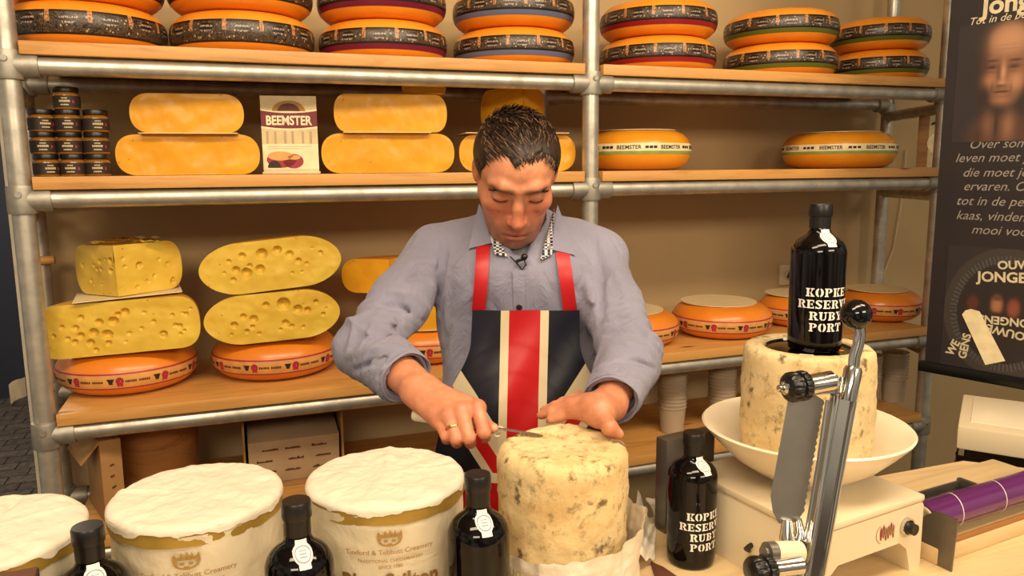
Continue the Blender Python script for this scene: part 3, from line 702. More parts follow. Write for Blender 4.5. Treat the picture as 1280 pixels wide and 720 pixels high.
for px, nj, cn in cols:
    P = atY(px, 200, 2.13)
    for k in range(nj):
        lab = 'black lidded mustard jar, %s in the %s column' % (lev[k], cn)
        loc = (P[0] + rnd.uniform(-.002, .002), 2.13, z1 + .0003 + k * .0520); rz = rnd.uniform(-.35, .35) + math.atan2(P[0], 2.13) * -1
        if first: jar.location = loc; jar.rotation_euler = (0, 0, rz); jar.scale = (1, 1, .94); jar['label'] = lab; first = False
        else: dup(jar, loc, rz, lab)

# ---- printed display card in a clear stand
P = atY(362, 168, 2.16); Wc, Hc = 0.142, 0.202
ds = thing('display_card', 'upright printed cheese card with maroon banner in clear stand on middle shelf', 'sign', (P[0], 2.15, z1), -0.12)
MB().box((0, 0.03, .003), (Wc + .006, .07, .006), None, .001).build('stand_base', 'outlet', ds)
FRONT = Matrix.Rotation(PI / 2, 4, 'X')      # xy drawing -> standing, facing -y
MB().prism([(-Wc / 2, .006), (Wc / 2, .006), (Wc / 2, Hc), (-Wc / 2, Hc)], -.0035, 0, FRONT).build('card_back', 'creamdull', ds)
def flat(name, polys, mat, parent, y=0.0006, M=None):
    b = MB()
    for pl in polys: b.add([(M @ Vector((px_, pz_, y))) if M else (px_, -y, pz_) for px_, pz_ in pl], [tuple(range(len(pl)))])
    return b.build(name, mat, parent, recalc=False, weld=False)
def arc_band(x0, x1, z0, z1, sag, n=16):
    top = [(x0 + (x1 - x0) * i / n, z1 + sag * (2 * i / n - 1) ** 2) for i in range(n + 1)]; bot = [(x0 + (x1 - x0) * i / n, z0 + sag * (2 * i / n - 1) ** 2) for i in range(n + 1)]
    return bot + top[::-1]
flat('maroon_banner', [arc_band(-Wc / 2, Wc / 2, .118, .158, .006)], 'maroon', ds, .0006)
flat('cream_edge', [arc_band(-Wc / 2, Wc / 2, .1135, .118, .006), arc_band(-Wc / 2, Wc / 2, .158, .163, .006)], 'cream', ds, .0006)
el = lambda cx, cz, a, b_, n=24, t0=0, t1=2 * PI: [(cx + a * math.cos(t0 + (t1 - t0) * i / n), cz + b_ * math.sin(t0 + (t1 - t0) * i / n)) for i in range(n)]
flat('arch_picture', [el(0, .163, .042, .027, 20, 0, PI + .16)], 'cardboard', ds, .0010)
flat('arch_rim', [el(0, .163, .028, .02, 20, 0, PI + .16)], 'brownprint', ds, .0013)
V, F = text2d('BEEMSTER', 1, 0.03); V = fit(V, .116, .025); flat('banner_words', [[(V[i][0], V[i][1] + .139) for i in f] for f in F], 'cream', ds, .0011)
flat('field_photo', [[(-Wc / 2, .078), (Wc / 2, .078), (Wc / 2, .112), (-Wc / 2, .112)]], 'greymetal' if False else 'creamdull', ds, .0006)
flat('field_strip', [[(x_, .079), (x_ + .006, .079), (x_ + .006, .111), (x_, .111)] for x_ in (-.06, -.04, -.015, .004, .03, .05)], 'cardboard_white', ds, .0010)
flat('cream_panel', [[(-Wc / 2, .012), (Wc / 2, .012), (Wc / 2, .078), (-Wc / 2, .078)]], 'cream', ds, .0006)
flat('red_cheese_picture', [el(-.024, .037, .038, .021), el(.006, .033, .026, .019)], 'redprint', ds, .0010)
flat('cheese_picture_top', [el(-.027, .047, .032, .012), el(.008, .043, .016, .006)], 'orangeband', ds, .0013)
flat('black_arch', [el(-.043, .016, .017, .019, 16, 0, PI + .2)], 'darkprint', ds, .0016)
flat('lettering', [[(-.057 + .004 * q, .071 - .006 * r_), (-.0545 + .004 * q, .071 - .006 * r_), (-.0545 + .004 * q, .0725 - .006 * r_), (-.057 + .004 * q, .0725 - .006 * r_)] for r_ in range(2) for q in range(28 - 8 * r_)], 'grey_print', ds, .0010)

# ---- small picture card at the right end of the middle shelf
P = atY(1157, 172, 2.22); pc = thing('picture_card', 'white and brown card with round cheese photo at right end of middle shelf', 'sign', (P[0] - .004, 2.17, z1 + .0015), -0.5)
MB().prism([(-.062, 0), (.062, 0), (.062, .185), (-.062, .185)], -.004, 0, FRONT).build('card_back', 'creamdull', pc)
flat('brown_edge', [[(-.062, 0), (-.026, 0), (-.026, .185), (-.062, .185)]], 'woodtub', pc, .0006)
flat('round_cheese', [el(.012, .085, .042, .040)], 'cream', pc, .0008); flat('round_cheese_rim', [el(.012, .074, .041, .024, 20, PI, 2 * PI)], 'brownprint', pc, .0006)
flat('dark_marks', [el(.016, .103, .016, .008), [(-.008, .083), (.03, .086), (.03, .089), (-.008, .087)], [(-.02, .15), (-.004, .155), (-.004, .165), (-.02, .158)], [(.0, .15), (.014, .156), (.014, .163), (.0, .16)], [(.018, .153), (.035, .155), (.035, .163), (.018, .162)], [(.046, .12), (.061, .126), (.061, .132), (.046, .126)]], 'darkprint', pc, .0012)

# ---- lowest shelf
z3 = BT[3]
P = atY(197, 575, 2.36)
tb = thing('wooden_tub', 'round brown wooden tub on the bottom shelf behind the middle wrapped stilton', 'tub', (P[0], 2.33, z3))
MB().lathe([(0, 0), (.105, 0), (.122, .232), (.116, .232), (.10, .012), (0, .012)], 40).build('barrel', 'woodtub', tb)
MB().lathe([(.1195, .205), (.1245, .205), (.1265, .225), (.1215, .225)], 40).build('hoop', 'cardboard', tb)
P = atY(137, 610, 2.2)
bx = thing('cardboard_box', 'tall narrow brown cardboard box with open flap at left of bottom shelf', 'box', (P[0] - .005, 2.19, z3), 0.35)
MB().box((0, 0, .11), (.05, .17, .22), None, .002).build('box_body', 'cardboard', bx)
MB().prism([(-.025, .22), (-.07, .17), (-.068, .166), (-.022, .214)], -.08, .08, FRONT).build('flap', 'cardboard', bx)
flat('print_mark', [[(-.006, .12), (.004, .122), (.004, .128), (-.006, .126)], [(-.004, .09), (.006, .094), (.006, .1), (-.004, .096)], [(-.005, .15), (.006, .152), (.005, .157), (-.005, .155)]], 'brownprint', bx, .0862)
P = atY(368, 585, 2.25)
bx = thing('open_carton', 'open white printed carton on the bottom shelf between two wrapped stiltons', 'box', (P[0], 2.3, z3 + .001), 0.0)
cw, chh, cdp = .27, .205, .22
b = MB(); t_ = .006
b.box((-cw / 2, 0, chh / 2), (t_, cdp, chh)); b.box((cw / 2, 0, chh / 2), (t_, cdp, chh)); b.box((0, cdp / 2, chh / 2), (cw, t_, chh)); b.box((0, 0, .003), (cw, cdp, t_)); b.box((0, 0, chh), (cw + t_, cdp, t_))
b.build('carton_body', 'cardboard', bx, weld=False)
MB().box((0, -.02, .090), (cw - .02, .17, .135), Matrix.Rotation(0.2, 3, 'X'), .002).build('inner_tray', 'cardboard_white', bx)
rr = random.Random(9)
for q in range(9):                                   # nine unreadable printed words
    b = MB(); u, v = (-.075, 0, .075)[q % 3] + rr.uniform(-.012, .012), .045 + .035 * (q // 3)
    for k in range(7):
        hh_ = rr.uniform(.004, .008); x_, z_ = u - .02 + k * .0062, v; b.add([(x_, 0, z_ - .003), (x_ + .0056, 0, z_ - .003), (x_ + .0056, 0, z_ - .003 + hh_), (x_, 0, z_ - .003 + hh_ * rr.uniform(.6, 1))], [(0, 1, 2, 3)])
    b.add([(u - .02, 0, v - .0032), (u + .023, 0, v - .0032), (u + .023, 0, v - .002), (u - .02, 0, v - .002)], [(0, 1, 2, 3)])
    b.v = [tuple(Matrix.Rotation(0.2, 3, 'X') @ Vector((p[0], -.0862, p[2] - .075)) + Vector((0, -.02, .090))) for p in b.v]
    b.build('lettering', 'brownprint', bx, recalc=False)
def tub_mesh():
    return [(0, 0), (.0385, 0), (.0453, .085), (.0485, .087), (.0485, .0905), (.0451, .0905), (.0381, .0006), (0, .0006)]
proto = None
for px, py, nt, where in [(840, 520, 11, 'just left of the small port bottle'), (902, 505, 12, 'behind the rim of the bowl on its left'), (1085, 470, 9, 'behind the bowl on its right'), (1118, 465, 9, 'against the right rack post')]:
    P = atY(px, py, 2.2)
    for k in range(nt):
        lab = 'translucent plastic tub stacked ' + where
        if proto is None:
            proto = MB().lathe(tub_mesh(), 28).build('plastic_tub', 'tub'); o = proto
        else: o = proto.copy(); COL.objects.link(o)
        o.location = (P[0], 2.2, z3 + .0002 + k * .0125); tag(o, lab, 'tub', 'plastic tubs in the stack ' + where)

# ---- wall socket and cable
P = atY(983, 343, 2.57)
so = thing('wall_socket', 'square cream wall socket behind the bottle standing on the stilton', 'socket', (P[0], 2.57, P[2]))
MB().box((0, -.006, 0), (.085, .012, .085), None, .004).build('plate', 'outlet', so)
MB().lathe([(0, -.002), (.019, -.002), (.021, .002), (.021, .006)], 24, Matrix.Translation((0, -.013, 0)) @ Matrix.Rotation(PI / 2, 4, 'X')).build('socket_well', 'creamdull', so)
MB().box((.004, -.016, 0), (.014, .02, .03), Matrix.Rotation(.5, 3, 'Y'), .003).build('plug', 'capsule', so)
Pa = atY(1130, 245, 2.55); Pb = atY(1098, 362, 2.55); Pm = atY(1118, 310, 2.55)
cb = MB().tube([(Pa[0], 2.555, 1.62), (Pa[0] - .004, 2.555, Pa[2]), (Pm[0], 2.555, Pm[2]), (Pb[0], 2.553, Pb[2]), (Pb[0] - .01, 2.553, 1.02)], .004, 8).build('cable', 'outlet'); tag(cb, 'thin pale cable hanging down the wall near the right rack post', 'cable')
P = atZ(22, 490, 0.0)
pp = MB().grid(lambda u, v: (-0.65 + .02 * u, 2.58 + .1 * u, .88 + .06 * v + .004 * math.sin(5 * u)), 4, 3).build('paper_note', 'paper_white'); tag(pp, 'small white paper sticking out past the wall edge at far left', 'paper')
# ================================================================ serving counter
TZ = 0.92
ct = thing('serving_counter', 'long pale wooden counter in front of the man carrying the stiltons and bottles', 'counter', (0.3, 0.75, 0))
top = [(-1.5, -.43), (1.10, -.43), (1.32, -.20), (1.32, .27), (1.155, .42), (-1.5, .42)]
MB().prism(top, TZ - .04, TZ).build('worktop', 'tabletop', ct)
MB().box((-.18, -.01, .44), (2.5, .74, .87)).build('front_panel', 'board', ct)

# ---- wrapped stiltons
def stilton_wrapped(loc, label, first=None, rz=0.0, seed=0):
    t = thing('wrapped_stilton', label, 'cheese', loc, rz, 'paper wrapped stilton drums'); R, H = .1065, .217
    def side(u, v):
        a = 2 * PI * u; z = .002 + (H - .016) * v; r = R + .0016 * fbm((math.cos(a) * R, math.sin(a) * R, z + seed), 28) + .0012 * math.sin(a * 2 + seed) * v
        return (r * math.cos(a), r * math.sin(a), z)
    MB().grid(side, 120, 24, wrap=True).build('paper_side', 'paper_side', t, sharp=180)
    zb = H - .014
    cg = random.Random(int(seed * 10) + 3); creases = [(cg.uniform(0, 2 * PI), cg.uniform(-.0028, .0028), cg.uniform(.03, .09)) for _ in range(9)]
    def ragged(a): return .006 * fbm((math.cos(a) * 2, math.sin(a) * 2, seed), 1.3) + .002 * fbm((math.cos(a), math.sin(a), seed + 2), 9)
    def gold(u, v):
        a = 2 * PI * u; r = R + .0012 + .0008 * fbm((math.cos(a), math.sin(a), v + seed), 4); return (r * math.cos(a), r * math.sin(a), zb - .013 + .020 * v + .3 * ragged(a))
    MB().grid(gold, 120, 3, wrap=True).build('gold_band', 'gold', t, sharp=180)
    def cap(u, v):      # v: 0 centre .. 1 ragged lower lip, folded paper with a few radial creases
        a = 2 * PI * u; n = fbm((math.cos(a) * 1.5 * v, math.sin(a) * 1.5 * v, seed), 2.0); n3 = fbm((math.cos(a) * 4 * v, math.sin(a) * 4 * v, seed + 5), 2.0)
        crease = sum(dp * math.exp(-(((a - ca + PI) % (2 * PI) - PI) * max(v, .15) / wd) ** 2) for ca, dp, wd in creases)
        if v < .8:
            q = v / .8; r = q * (R - .009); z = H + .0022 * n * (.3 + q) + .0012 * n3 + crease * min(1, q * 1.6) - .0010 * q ** 6
        else:
            q = (v - .8) / .2; qa = min(1, q * 2.0); r = R - .009 + .0113 * math.sin(qa * PI / 2); z = H - .0010 - .0085 * (1 - math.cos(qa * PI / 2)) - max(0, q - .5) * 2 * max(.0005, .0030 + 1.25 * ragged(a)) + (.0022 * n + .0012 * n3 + crease) * (1 - qa)
        return (r * math.cos(a), r * math.sin(a), z)
    MB().grid(cap, 180, 50, wrap=True).build('paper_top', 'paper_top', t, sharp=180)
    fac = -PI / 2; rf = lambda z: R + .0024
    b = MB(); zc = .1725      # castle crown emblem
    rg_ = [(.0165 * math.cos(t), -.001 + .0105 * math.sin(t)) for t in [PI + PI * i / 12 for i in range(13)]]; ri_ = [(.0135 * math.cos(t), -.001 + .0075 * math.sin(t)) for t in [PI + PI * i / 12 for i in range(13)]]
    for pl in [[rg_[i], rg_[i + 1], ri_[i + 1], ri_[i]] for i in range(12)] + [[(-.0175, -.001), (-.0120, -.001), (-.0120, .002), (-.0175, .002)], [(.0120, -.001), (.0175, -.001), (.0175, .002), (.0120, .002)], [(-.008, -.0045), (-.003, -.0045), (-.003, -.0005), (-.008, -.0005)], [(.003, -.0045), (.008, -.0045), (.008, -.0005), (.003, -.0005)], [(-.004, -.0085), (.004, -.0085), (.003, -.006), (-.003, -.006)],
               [(-.0175, .002), (.0175, .002), (.0175, .007), (-.0175, .007)],
               [(-.0175, .007), (-.0125, .007), (-.0155, .0125)], [(-.0085, .007), (-.0035, .007), (-.006, .0135)], [(-.0015, .007), (.0035, .007), (.001, .015)], [(.005, .007), (.0095, .007), (.0075, .0135)], [(.0125, .007), (.0175, .007), (.016, .0125)]]:
        wrap([(x_ * .88, y_ * .88) for x_, y_ in pl], [tuple(range(len(pl)))], R, fac, zc, b, 0, rf)
    b.build('crown_emblem', 'goldprint', t, recalc=False)
    b = MB()
    for s_, wd, hg, z_ in (('Tuxford & Tebbutt Creamery', .112, None, .1545), ('TRADITIONAL CHEESEMAKERS', .082, None, .1440), ('SINCE 1780', .03, None, .1355)):
        V, F = text2d(s_, 1, 0.008); V = fit(V, wd, hg); wrap(V, F, R, fac, z_, b, 0, rf)
    b.build('creamery_words', 'goldprint', t, recalc=False)
    b = MB(); V, F = text2d('Blue Stilton', 1, 0.03); V = fit(V, .125, .030); wrap(V, F, R, fac, .1120, b, 0, rf)
    b.build('cheese_name', 'brown_letter', t, recalc=False)
    return t
def facing(P): return math.atan2(-P[1], -P[0]) + PI / 2
for i, (px, py, off, lab) in enumerate([(482, 591, .02, 'paper wrapped stilton drum with gold band right in front of the knife hand'), (246, 613, -.16, 'paper wrapped stilton drum with gold band, middle of the three at the left'), (-20, 660, -.1, 'paper wrapped stilton drum cut off by the left edge of the photo')]):
    P = atZ(px, py, TZ + .217); stilton_wrapped((P[0], P[1], TZ), lab, rz=facing(P) + off, seed=i * 3.7)

# ---- port bottles
STENCIL = {}
def R4(x0, y0, x1, y1): return [(x0, y0), (x1, y0), (x1, y1), (x0, y1)]
def arc(cx, cy, rx, ry, ix, iy, t0, t1, n=8):
    o = [(cx + rx * math.cos(t0 + (t1 - t0) * i / n), cy + ry * math.sin(t0 + (t1 - t0) * i / n)) for i in range(n + 1)]
    q = [(cx + ix * math.cos(t0 + (t1 - t0) * i / n), cy + iy * math.sin(t0 + (t1 - t0) * i / n)) for i in range(n + 1)]
    return [[o[i], o[i + 1], q[i + 1], q[i]] for i in range(n)]
stem = [R4(.10, 0, .36, 1), R4(0, 0, .44, .12), R4(0, .88, .44, 1)]
STENCIL['K'] = (.95, stem + [[(.46, .5), (.62, .5), (.84, .9), (.66, .9)], [(.46, .5), (.60, .5), (.92, .08), (.62, .08)], R4(.54, .88, .95, 1), R4(.52, 0, .98, .12)])
STENCIL['O'] = (.9, arc(.42, .5, .42, .52, .14, .40, PI * .56, PI * 1.44) + arc(.48, .5, .42, .52, .14, .40, -PI * .44, PI * .44))
bowlP = arc(.46, .73, .42, .28, .14, .16, -PI / 2, PI / 2)
STENCIL['P'] = (.9, stem + bowlP)
STENCIL['R'] = (.95, stem + bowlP + [[(.48, .46), (.70, .46), (.92, .1), (.66, .1)], R4(.62, 0, 1.0, .12)])
STENCIL['E'] = (.85, stem + [R4(.44, .88, .82, 1), R4(.44, 0, .82, .12), R4(.46, .45, .66, .56), R4(.72, .72, .82, 1), R4(.72, 0, .82, .28), R4(.58, .36, .66, .65)])
STENCIL['S'] = (.75, arc(.38, .74, .36, .28, .13, .15, PI * .1, PI * 1.25) + arc(.36, .27, .36, .29, .13, .16, -PI * .85, PI * .45) + [[(.08, .62), (.3, .72), (.66, .36), (.42, .3)], R4(.62, .74, .72, 1), R4(.02, 0, .12, .26)])
STENCIL['V'] = (.95, [[(.08, .9), (.36, .9), (.56, .08), (.40, .08)], [(.62, .9), (.80, .9), (.58, .08), (.48, .3)], R4(0, .88, .44, 1), R4(.54, .88, .95, 1)])
STENCIL['U'] = (.95, [R4(.10, .3, .36, 1), R4(.70, .3, .82, 1), R4(0, .88, .44, 1), R4(.56, .88, .95, 1)] + arc(.46, .32, .36, .34, .12, .2, PI, PI * 1.46) + arc(.46, .32, .36, .34, .22, .2, PI * 1.54, PI * 2))
STENCIL['B'] = (.9, stem + arc(.46, .75, .38, .25, .12, .14, -PI / 2, PI / 2) + arc(.46, .27, .42, .27, .14, .15, -PI / 2, PI / 2))
STENCIL['Y'] = (.9, [R4(.33, 0, .59, .42), R4(.22, 0, .70, .12), [(.06, .9), (.34, .9), (.5, .46), (.34, .42)], [(.64, .9), (.80, .9), (.58, .46), (.48, .46)], R4(0, .88, .42, 1), R4(.54, .88, .92, 1)])
STENCIL['T'] = (.9, [R4(.32, 0, .58, .86), R4(.22, 0, .68, .12), R4(0, .88, .40, 1), R4(.50, .88, .90, 1), R4(0, .66, .1, 1), R4(.80, .66, .90, 1)])
def stencil_word(word, h):
    V = []; F = []; x = 0.0
    for ch in word:
        adv, polys = STENCIL[ch]
        for pl in polys:
            b = len(V); V += [((x + p[0]) * h, (p[1] - .5) * h) for p in pl]; F.append(tuple(b + i for i in range(len(pl))))
        x += adv + .12
    wd = (x - .12) * h
    return [(p[0] - wd / 2, p[1]) for p in V], F
BR = .0390
bpro = [(0, .004), (.55, .002), (.85, 0), (.93, .05), (.965, .14), (.985, .4), (1.0, 1.5), (1.0, 3.72), (.985, 3.86), (.93, 4.02), (.82, 4.17), (.68, 4.28), (.54, 4.37), (.44, 4.46), (.385, 4.58), (.36, 4.8), (.355, 5.1), (.355, 5.5)]
bpro = [(r * BR, z * BR) for r, z in bpro]
def bprof(z):
    for (r0, z0_), (r1, z1_) in zip(bpro[2:], bpro[3:]):
        if z0_ <= z <= z1_: return r0 + (r1 - r0) * (z - z0_) / (z1_ - z0_)
    return bpro[-1][0]
def bottle(loc, rz, label, seal_off):
    t = thing('port_bottle', label, 'bottle', loc, rz, 'black port bottles with white stencil lettering')
    MB().lathe(bpro + [(0, bpro[-1][1])], 56).build('glass_body', 'bottle', t, sharp=50)
    MB().lathe([(r * BR, z * BR) for r, z in ((.375, 4.66), (.385, 4.66), (.385, 5.08), (.42, 5.1), (.432, 5.16), (.432, 5.5), (.40, 5.56), (0, 5.57))], 40).build('capsule', 'capsule', t)
    b = MB()
    for wd, zz in (('KOPKE', 2.34), ('RESERVE', 1.90), ('RUBY', 1.46), ('PORT', 1.03)):
        V, F = stencil_word(wd, .0122)
        # split long polygons is not needed: letters are small against the curve
        wrap(V, F, BR, -PI / 2, zz * BR, b, 0, bprof, .0005)
    b.build('stencil_lettering', 'white_print', t, recalc=False)
    a0 = -PI / 2 + seal_off; b = MB()
    zt, zb_ = 4.62 * BR, 4.02 * BR
    def hw(v):                                    # half width along the strip: tail, round seal, tail
        return max(.0066, .0112 * math.sqrt(max(0, 1 - ((v - .5) / .36) ** 2)))
    b.grid(lambda u, v: (lambda z: (lambda r: (r * math.cos(a0 + (2 * u - 1) * hw(v) / r), r * math.sin(a0 + (2 * u - 1) * hw(v) / r), z))(bprof(z) + .0008))(zb_ + (zt - zb_) * v), 8, 20)
    b.build('paper_seal', 'seal', t, recalc=False, sharp=180)
    b = MB()
    def sp(x_, v): z = zb_ + (zt - zb_) * v; r = bprof(z) + .0012; return (r * math.cos(a0 + x_ / r), r * math.sin(a0 + x_ / r), z)
    for i in range(20):
        t0, t1 = 2 * PI * i / 20, 2 * PI * (i + 1) / 20
        b.add([sp(.0092 * math.cos(t0), .5 + .27 * math.sin(t0)), sp(.0092 * math.cos(t1), .5 + .27 * math.sin(t1)), sp(.0082 * math.cos(t1), .5 + .235 * math.sin(t1)), sp(.0082 * math.cos(t0), .5 + .235 * math.sin(t0))], [(0, 1, 2, 3)])
    for q in range(3): b.add([sp(-.004, .40 + .09 * q), sp(.004, .40 + .09 * q), sp(.004, .43 + .09 * q), sp(-.004, .43 + .09 * q)], [(0, 1, 2, 3)])
    b.build('seal_print', 'grey_print', t, recalc=False)
    return t
proto_b = None
specs = [((597, 592), .985, 1.03, .18, 'black port bottle standing between the middle stilton and the cut stilton'),
         ((370, 625), .905, 1.03, .06, 'black port bottle standing between the two big wrapped stiltons'),
         ((109, 657), .875, 1.03, .0, 'black port bottle at the far left of the counter')]
def put_bottle(loc, s, turn, label, tall=1.0):
    global proto_b
    rz = facing(loc) + turn
    if proto_b is None: proto_b = o = bottle(loc, rz, label, .12)
    else: o = dup(proto_b, loc, rz, label)
    o.scale = (s, s, s * tall)
for (px, py), d, s, turn, lab in specs:
    P = atD(px, py, d); put_bottle((P[0], P[1], TZ + .0004), s, turn, lab, (P[2] - TZ) / (5.57 * BR * s))
P = atZ(863, 700, TZ); put_bottle((P[0], P[1], TZ + .0004), 1.0, .60, 'black port bottle standing left of the cream scale')

# ---- the stilton being cut, its paper, the knife
P = atZ(703, 556, TZ + .2335); SX, SY, SH, SR = P[0], P[1], .2335, .0955
cutst = thing('cut_stilton', 'unwrapped blotchy stilton drum being cut by the man', 'cheese', (SX, SY, TZ + .001), 0)
MAT['stilton_cut'] = m_stilton('stilton_cut_paste', '#94793f', '#4c4a2a', '#6b5a2c')
tr = [atZ(px, py, TZ + SH) - np.array([SX, SY, TZ]) for px, py in ((628, 545), (650, 543), (672, 541), (697, 544))]
gr = [atZ(px, py, TZ + SH) - np.array([SX, SY, TZ]) for px, py in ((718, 527), (745, 531))]
def segd(p, A):
    best = 9
    for a, b_ in zip(A, A[1:]):
        a = Vector(a[:2]); b_ = Vector(b_[:2]); d = b_ - a; q = max(0, min(1, (Vector(p) - a).dot(d) / d.length_squared)); best = min(best, (Vector(p) - a - d * q).length)
    return best
sm_ = MB(); NS = 150
prof = [(0.0, 0.0), (SR * .6, 0), (SR * .95, 0), (SR, .006)] + [(SR * (1 - .012 * math.sin(PI * i / 30)), .006 + (SH - .020) * i / 30) for i in range(1, 31)] + [(SR - .004, SH - .006), (SR - .010, SH - .0012)] + [(SR * q, SH) for q in (.86, .82, .78, .74, .70, .66, .62, .58, .54, .5, .46, .42, .38, .34, .3, .24, .16, .08, 0)]
sm_.lathe(prof, NS)
nv = []
for (x, y, z) in sm_.v:
    p = Vector((x, y, z)); nrm_ = Vector((x, y, 0)).normalized() if z < SH - .004 and z > .004 else Vector((0, 0, 1 if z > .1 else 0))
    d = .0022 * fbm(p, 30, 4) + .0012 * fbm(p, 90, 3)
    if z > SH - .012:
        q = segd((x, y), tr); d -= .011 * math.exp(-(q / .0075) ** 2); q = segd((x, y), gr); d -= .005 * math.exp(-(q / .005) ** 2)
        d += .004 * fbm(p, 16, 2)
    nv.append(p + nrm_ * d)
sm_.v = nv
sm_.m = [1 if (lambda c: c.z > SH - .022 and segd((c.x, c.y), tr) < .0085 + .002 * fbm(c, 120))(sum((Vector(nv[i]) for i in f), Vector()) / len(f)) else 0 for f in sm_.f]
sm_.build('cheese_drum', ['stilton', 'stilton_cut'], cutst, sharp=180)
curl = MB(); c0 = Vector(atZ(628, 540, TZ + SH + .004)) - Vector((SX, SY, TZ + .001))
curl.grid(lambda u, v: c0 + Vector((-.004 + .011 * math.cos(5 * u) * (1 - .3 * u) + .004 * v, .004 + .012 * v, -.006 + .009 * math.sin(5 * u) * (1 - .2 * u) + .006 * u)), 16, 5)
curl.build('rind_curl', 'paper_top', cutst, sharp=180)
wp = thing('wrapping_paper', 'opened white wrapping paper pulled down around the foot of the cut stilton', 'paper', (SX, SY, TZ + .0005), 0)
def collar_top(a): return .100 + .030 * (.5 + .5 * math.cos(a - .1)) + .014 * fbm((math.cos(a) * 1.6, math.sin(a) * 1.6, 2.3), 1.5)
def collar(u, v):
    a = 2 * PI * u; side = (.5 + .5 * math.cos(a - .1)) ** 2; n = fbm((math.cos(a) * 1.6, math.sin(a) * 1.6, 2.3), 1.5); n2 = fbm((math.cos(a) * 3, math.sin(a) * 3, v * 2.5), 1.6)
    z = v * collar_top(a); r = SR + .0090 + .004 * abs(n2) + .006 * v ** 3 * (1 + n) + .016 * side * v * (1 - .4 * v) + .002 * math.sin(9 * a + 5 * n + 3 * v) * (.3 + v) + .022 * (1 - v) ** 4
    return (r * math.cos(a), r * math.sin(a), .001 + z)
MB().grid(collar, 160, 30, wrap=True).build('paper_collar', 'paper_white', wp, sharp=180)
A = [Vector(atZ(px, py, TZ)) - Vector((SX, SY, TZ)) for px, py in ((797, 654), (820, 664), (818, 706), (790, 728))]
def sheet(u, v):
    p = A[0].lerp(A[1], u).lerp(A[3].lerp(A[2], u), v); n = fbm((p.x, p.y, 1.1), 22); return (p.x, p.y, .004 + .010 * abs(n) + .060 * (1 - u) ** 2 + .006 * math.sin(9 * u + 4 * v) ** 2)
MB().grid(sheet, 22, 22).build('loose_sheet', 'paper_white', wp, sharp=180)
b = MB(); V, F = text2d('Blue Stilton', 1, .03); V = fit(V, .085, .02); V = [(-x, -y) for x, y in V]
def cr(z): return SR + .0175
fa = math.atan2(-SY, -SX)
wrap(V, F, SR + .012, fa - .30, .078, b, 0, cr); b.build('faint_print', 'creamdull', wp, recalc=False)
P0 = Vector(atZ(822, 652, TZ))
fl = MB().grid(lambda u, v: P0 + Vector((-.02 + .05 * u + .010 * math.sin(3 * v + u * 4), .010 * math.sin(5 * u) + .018 * v - .01, .001 + .04 * v * (1 - .5 * (u - .4) ** 2) + .004 * fbm((u, v, .4), 3))), 12, 10).build('paper_scrap', 'paper_white', sharp=180)
tag(fl, 'crumpled white paper scrap behind the bottle left of the scale', 'paper')
P0 = Vector(atZ(824, 716, TZ)); o = MB().prism([(-.022, -.03), (.018, -.03), (.012, .008), (.002, .03)], 0, .004).build('card_scrap', 'brownprint'); o.location = P0; tag(o, 'dark brown card scrap on the counter left of the scale bottle', 'card')

# ---- scale, bowl, hollowed stilton and its bottle
SC_C = Vector((.851, .976, TZ)); SRZ = .15
sc = thing('kitchen_scale', 'old cream enamel counter scale under the white bowl', 'scale', SC_C, SRZ)
fp = [(-.125, 0), (-.100, 0), (-.095, .018), (-.088, .040), (-.070, .054), (.070, .054), (.088, .040), (.095, .018), (.100, 0), (.125, 0), (.1245, .104), (.121, .110), (-.121, .110), (-.1245, .104)]
MB().prism(fp, -.135, .135, Matrix.Rotation(PI / 2, 4, 'X')).build('housing', 'enamel', sc)
MB().box((0, 0, .1165), (.252, .272, .011), None, .004).build('weighing_plate', 'enamel', sc)
MB().lathe([(0, 0), (.012, 0), (.012, .006), (.009, .009), (.009, .016), (0, .016)], 20, Matrix.Translation((.083, -.135, .079)) @ Matrix.Rotation(PI / 2, 4, 'X')).build('adjusting_knob', 'capsule', sc)
MB().lathe([(.0105, .001), (.0145, .001), (.0145, .006), (.0105, .006)], 20, Matrix.Translation((.083, -.135, .079)) @ Matrix.Rotation(PI / 2, 4, 'X')).build('knob_ring', 'chrome', sc)
b = MB()
for q in range(6):
    x_ = .022 + q * .0058; zc_ = .081 + .003 * math.sin(q * 2)
    b.add([(x_, -.1358, zc_ - .011), (x_ + .0028, -.1358, zc_ - .011), (x_ + .0036, -.1358, zc_ + .006), (x_ + .0012, -.1358, zc_ + .011), (x_ - .001, -.1358, zc_ + .004)], [(0, 1, 2, 3, 4)])
b.build('red_figures', 'redprint', sc, recalc=False)
b = MB()
for q in range(10):
    t0 = PI * .7 + q * .2; b.add([(.034 + r_ * math.cos(t), -.1356, 0.080 + .8 * r_ * math.sin(t)) for r_, t in ((.022, t0), (.022, t0 + .2), (.0208, t0 + .2), (.0208, t0))], [(0, 1, 2, 3)])
for q in range(5): b.add([(.026 + q * .006, -.1362, .075), (.029 + q * .006, -.1362, .075), (.0285 + q * .006, -.1362, .087), (.0265 + q * .006, -.1362, .088)], [(0, 1, 2, 3)])
b.build('emblem_outline', 'goldprint', sc, recalc=False)
MB().box((-.10, .165, .085), (.11, .03, .17), None, .004).build('display_column', 'greymetal', sc)
MB().tube([(-.118, -.02, .05), (-.130, -.02, .048), (-.136, -.022, .044)], [.004, .004, .006], 10).build('side_latch', 'capsule', sc)
BC = (.871, .993)
bw = thing('serving_bowl', 'wide cream ceramic bowl standing on the scale', 'bowl', (BC[0], BC[1], TZ + .1224), 0)
